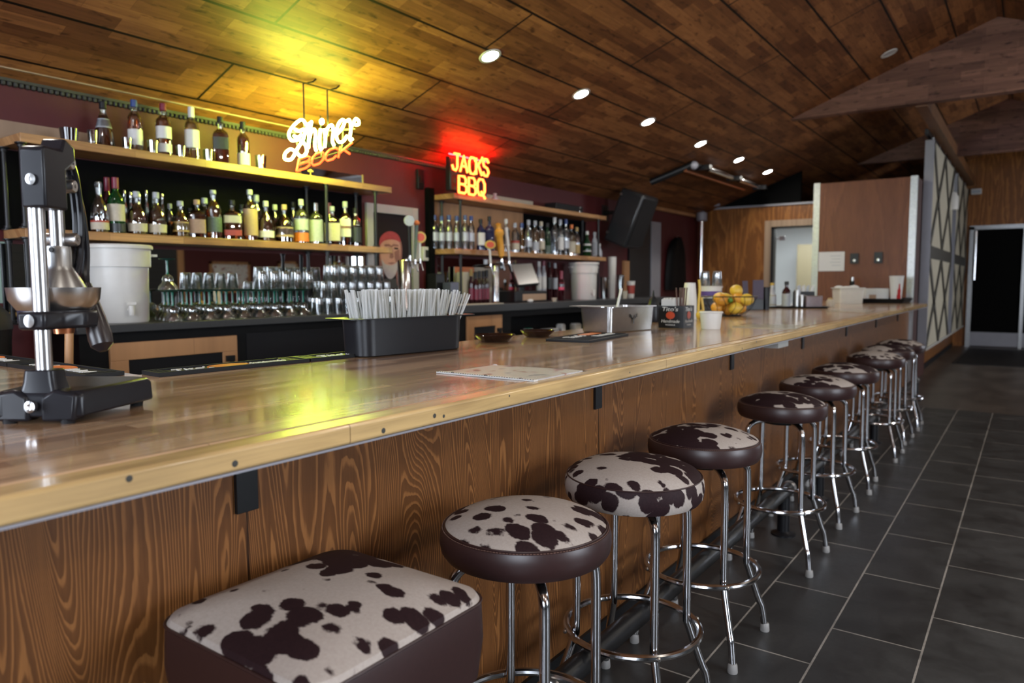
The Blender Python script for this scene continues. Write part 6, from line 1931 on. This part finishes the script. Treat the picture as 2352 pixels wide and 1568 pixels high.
obj('print', bx(nb(), (-w_ * 0.35, -0.0615, 0.03), (-w_ * 0.05, -0.060, size(16, p_))), M['tan'], t)
t = thing('paper_cup', 'white paper cup with a red bottle shape in the far black tray', 'cup', t2.location + Vector((0.135, 0.08, 0.0085)), YAW)
r_, h_ = size(15, p_), size(58, p_)
obj('cup_body', lathe(nb(), [(0, 0), (r_ * 0.70, 0), (r_, h_), (r_ * 0.95, h_), (r_ * 0.66, 0.006), (0, 0.006)], 24, cap=False), M['white'], t)
obj('rim', ring(nb(), (0, 0, h_), r_ * 0.98, 0.004, 24, 6), M['white'], t)
bm = nb()
ol = [(0.0, 0.02), (0.32, 0.02), (0.36, 0.24), (0.26, 0.36), (0.30, 0.48), (0.14, 0.60), (0.10, 0.78), (0, 0.78)]
ol = ol + [(-a, b) for a, b in ol[-2:0:-1]]
prism(bm, [(a * r_ * 0.85, -(r_ * 0.70 + b * 0.30 * r_ * 0.9) - 0.002, b * h_ * 0.9) for a, b in ol], (0, 0.002, 0))
obj('bottle_emblem', bm, M['red'], t)
t, q = on_bar('jar', 'dark jar behind the white box at the far end of the bar', 'jar', 2045, 690)
t.location = Vector((-1.62, 10.32, t.location.z))
obj('jar_body', lathe(nb(), [(0, 0), (0.07, 0), (0.075, 0.12), (0.06, 0.15), (0, 0.15)], 20, cap=False), M['blackpl'], t)
obj('lid', lathe(nb(), [(0.065, 0.15), (0.06, 0.17), (0, 0.175)], 18), M['iron'], t)

# ------------------------------------------------------------------ panelled box at the end of the bar
bxu = thing('panel_box', 'tall brown panelled box with bright metal corner strips at the end of the bar', 'partition', (0, 0, 0))
x0, x1, yb, zt = -2.44, -1.215, 10.42, 2.63
obj('front_board', bx(nb(), (x0, yb, 0), (x1, yb + 0.03, zt)), M['box_panel'], bxu)
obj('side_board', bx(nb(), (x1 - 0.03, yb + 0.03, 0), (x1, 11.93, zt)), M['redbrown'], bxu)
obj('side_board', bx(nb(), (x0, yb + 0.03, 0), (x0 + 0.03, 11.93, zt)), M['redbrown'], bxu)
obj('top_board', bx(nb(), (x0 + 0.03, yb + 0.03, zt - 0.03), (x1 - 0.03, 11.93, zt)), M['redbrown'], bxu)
for x in (x0 - 0.003, x1 - 0.077):
    bm = nb()
    bx(bm, (x, yb - 0.004, 0), (x + 0.08, yb, zt + 0.01))
    if x < x1 - 1: bx(bm, (x, yb, 0), (x + 0.003, yb + 0.08, zt + 0.01))
    else: bx(bm, (x + 0.077, yb, 0), (x + 0.081, yb + 0.08, zt + 0.01))
    obj('corner_strip', bm, M['alu'], bxu)


def on_panel(nm, label, cat, px0, px1, mat, th, part, extra=None):
    a, b = ony(px0[0], px0[1], yb), ony(px1[0], px1[1], yb)
    c = (a + b) / 2
    t = thing(nm, label, cat, (c.x, yb - 0.0045, c.z))
    hx, hz = abs(a.x - b.x) / 2, abs(a.z - b.z) / 2
    obj(part, bx(nb(), (-hx, -th, -hz), (hx, 0, hz)), M[mat], t)
    if extra: extra(t, hx, hz, th)
    return t


def lines(t, hx, hz, th):
    bm = nb()
    for k in range(4): bx(bm, (-hx * 0.1 + 0.02 * (k % 2), -th - 0.0008, hz * (0.6 - 0.33 * k)), (hx * 0.7, -th, hz * (0.55 - 0.33 * k)))
    obj('faint_print', bm, M['silverlab'], t)


def knob(t, hx, hz, th):
    obj('knob', lathe(nb(), [(0.018, 0), (0.016, 0.012), (0, 0.014)], 14, M=Matrix.Translation((0, -th, -hz * 0.4)) @ Matrix.Rotation(PI / 2, 4, 'X')), M['steel'], t)


on_panel('notice', 'white paper notice pinned on the brown panelled box', 'notice', (1881, 579), (1939, 622), 'white', 0.002, 'sheet', lines)
on_panel('wall_switch', 'black plate on the brown panelled box, next to the notice', 'switch', (1954, 582), (1972, 605), 'blackpl', 0.02, 'plate', knob)
on_panel('wall_switch', 'black plate on the brown panelled box, nearer the shutters', 'switch', (2009, 579), (2027, 604), 'blackpl', 0.02, 'plate', knob)

# ------------------------------------------------------------------ half wall with latticed sliding shutters
struct('wall_low', bx(nb(), (-1.40, 11.0, 0), (-1.29, YE, 0.40)), M['ply'])
struct('trim_13', bx(nb(), (-1.42, 10.98, 0.40), (-1.10, YE, 0.43)), M['offwhite'])
struct('baseboard_far', bx(nb(), (-1.29, 11.0, 0), (-1.275, YE, 0.07)), M['rubber'])
struct('wall_partition', bx(nb(), (-1.50, 12.2, 0.43), (-1.42, YE, 2.62)), M['blackwall'])
ya_, yb_ = 11.0, onx(2182, 600, -1.12).y
yc_, yd_ = onx(2189, 600, -1.12).y, 17.3
for i, (y0, y1) in enumerate(((ya_, yb_), (yc_, yd_))):
    t = thing('sliding_shutter', ('cream sliding shutter with dark crossed straps, nearer the bar', 'cream sliding shutter with dark crossed straps, nearer the black doors')[i], 'shutter', (-1.155, y0, 0.432))
    L, Hs = y1 - y0, 2.72
    obj('panel', bx(nb(), (-0.04, 0, 0), (0.04, L, Hs)), M['shutter'], t)
    obj('edge_post', bx(nb(), (-0.052, -0.05, 0), (0.052, 0, Hs)), M['greypaint'], t)
    bm = nb()
    for z0, z1 in ((0.02, Hs * 0.44), (Hs * 0.50, Hs - 0.02)):
        for k in range(2):
            u0, u1 = L * k / 2, L * (k + 1) / 2
            for (p0, p1) in (((u0, z0), (u1, z1)), ((u0, z1), (u1, z0))):
                a, b = Vector((0, p0[0], p0[1])), Vector((0, p1[0], p1[1]))
                d = (b - a).normalized(); nn = Vector((0, -d.z, d.y)) * 0.06
                prism(bm, [a + nn + Vector((0.041, 0, 0)), a - nn + Vector((0.041, 0, 0)), b - nn + Vector((0.041, 0, 0)), b + nn + Vector((0.041, 0, 0))], (0.012, 0, 0))
    obj('crossed_straps', bm, M['darktrim'], t)
    obj('middle_rail', bx(nb(), (0.041, 0, Hs * 0.44), (0.055, L, Hs * 0.50)), M['darktrim'], t)
tk = thing('shutter_track', 'black sliding rail above the latticed shutters', 'rail', (-1.17, 10.7, 3.19))
obj('track', bx(nb(), (-0.02, 0, 0), (0.02, YE - 10.72, 0.06)), M['iron'], tk)
for k in range(8): obj('roller', lathe(nb(), [(0.035, -0.008), (0.035, 0.008)], 16, M=Matrix.Translation((0.03, 0.5 + 0.8 * k, 0.02)) @ Matrix.Rotation(PI / 2, 4, 'Y')), M['steel'], tk)
p_ = onx(2186, 462, -1.12)
wl = thing('wall_lamp', 'small white lamp between the two latticed shutters', 'lamp', tuple(p_))
obj('shade', lathe(nb(), [(0.10, -0.14), (0.10, 0.06), (0.06, 0.14)], 16), M['whitepl'], wl)
obj('arm', cyl(nb(), (-0.02, 0, 0.1), (-0.05, 0, 0.1), 0.02, 8), M['iron'], wl)
ex = thing('wall_light', 'small white emergency light on the plywood above the black doors', 'lamp', tuple(ony(2243, 441, YE)))
obj('housing', bx(nb(), (-0.09, -0.10, -0.05), (0.09, 0, 0.06)), M['whitepl'], ex, bevel=0.01)
obj('lens', bx(nb(), (-0.07, -0.104, -0.03), (0.07, -0.10, 0.03)), M['silverlab'], ex)
# black doors in an aluminium frame at the far end
bd = struct('door_3', bx(bx(bx(bx(nb(), (-1.06, YE - 0.06, 0), (-0.98, YE + 0.06, 2.42)), (0.67, YE - 0.06, 0), (0.75, YE + 0.06, 2.42)), (-1.06, YE - 0.06, 2.36), (0.75, YE + 0.06, 2.44)), (-0.17, YE - 0.05, 0), (-0.11, YE + 0.05, 2.36)), M['alu'])
obj('dark_pane', bx(nb(), (-0.98, YE, 0.30), (0.67, YE + 0.02, 2.36)), M['blackwall'], bd)
obj('kick_plate', bx(nb(), (-0.98, YE - 0.03, 0.02), (0.67, YE - 0.005, 0.30)), M['greypaint'], bd)
obj('pull_handle', cyl(nb(), (-0.95, YE - 0.12, 1.35), (-0.95, YE - 0.12, 2.33), 0.035, 12), M['chrome'], bd)
P4 = [onz(x, y, 0.004) for x, y in ((2205, 826), (2352, 832), (2340, 799), (2222, 797))]
fm = thing('floor_mat', 'black mat on the floor in front of the black doors', 'mat', (0, 0, 0.0005))
obj('mat', bx(nb(), (-0.95, 13.6, 0), (0.25, 16.9, 0.010)), M['rubber'], fm)
obj('border', bx(bx(bx(bx(nb(), (-0.99, 13.56, 0), (0.29, 13.6, 0.008)), (-0.99, 16.9, 0), (0.29, 16.94, 0.008)), (-0.99, 13.6, 0), (-0.95, 16.9, 0.008)), (0.25, 13.6, 0), (0.29, 16.9, 0.008)), M['blackpl'], fm)

# ------------------------------------------------------------------ pipes under the ceiling
def cz(x): return ZW + SL * (x - XB)


pr1 = thing('pipe_run', 'black and copper pipes hung under the ceiling boards near the far lights', 'pipe', (0, 0, 0))
xp = -3.52
tube_b = nb()
tube(tube_b, [(-4.04, 8.72, cz(-4.04) - 0.06), (xp, 8.86, cz(xp) - 0.055)], 0.045, 12)
obj('black_pipe', tube_b, M['iron'], pr1)
obj('black_pipe', cyl(nb(), (xp, 8.86, cz(xp) - 0.055), (xp, 11.9, cz(xp) - 0.055), 0.028, 12), M['iron'], pr1)
obj('elbow', ball(nb(), (xp, 8.86, cz(xp) - 0.07), 0.055, 14), M['greypaint'], pr1)
obj('copper_pipe', cyl(nb(), (xp - 0.09, 8.8, cz(xp) - 0.13), (xp - 0.09, 11.1, cz(xp) - 0.13), 0.022, 12), M['copper'], pr1)
for y0, y1 in ((9.25, 10.15), (10.45, 11.35)): obj('bright_sleeve', cyl(nb(), (xp + 0.04, y0, cz(xp) - 0.07), (xp + 0.04, y1, cz(xp) - 0.07), 0.036, 12), M['chrome'], pr1)
for y in (9.1, 10.3, 11.5): obj('clamp', box(nb(), (xp + 0.03, y, cz(xp + 0.03) - 0.085), (0.20, 0.10, 0.06), M=None), M['iron'], pr1)

# ------------------------------------------------------------------ odds and ends at the left picture edge
br = thing('broom', 'wooden broom handle standing behind the short bar leg at the left edge', 'broom', (-3.02, 1.22, 0))
obj('handle', tube(nb(), [(0, 0, 0.10), (0.04, 0.05, 1.33)], 0.015, 12), M['frame_wood'], br)
obj('bristles', rloft(nb(), [(0.16, 0.035, 0.02, 0), (0.14, 0.03, 0.02, 0.10), (0.05, 0.02, 0.01, 0.14)]), M['blackpl'], br)
bn = thing('bin', 'round black bin lid at the left picture edge behind the bar mat', 'bin', (-4.10, onx(28, 740, -4.10).y - 0.26, 0))
obj('bin_body', lathe(nb(), [(0.20, 0), (0.24, 1.05), (0.245, 1.10), (0, 1.10)], 28), M['blackpl'], bn)
obj('lid', lathe(nb(), [(0.25, 1.10), (0.24, 1.17), (0.17, 1.25), (0, 1.29)], 28), M['rubber'], bn)
nt = thing('notice', 'pale mint sheet on the maroon wall at the left picture edge', 'notice', (XB, onx(4, 620, XB).y, 1.38))
obj('sheet', bx(nb(), (0.001, -0.16, -0.17), (0.006, 0.05, 0.17)), M['mint'], nt)
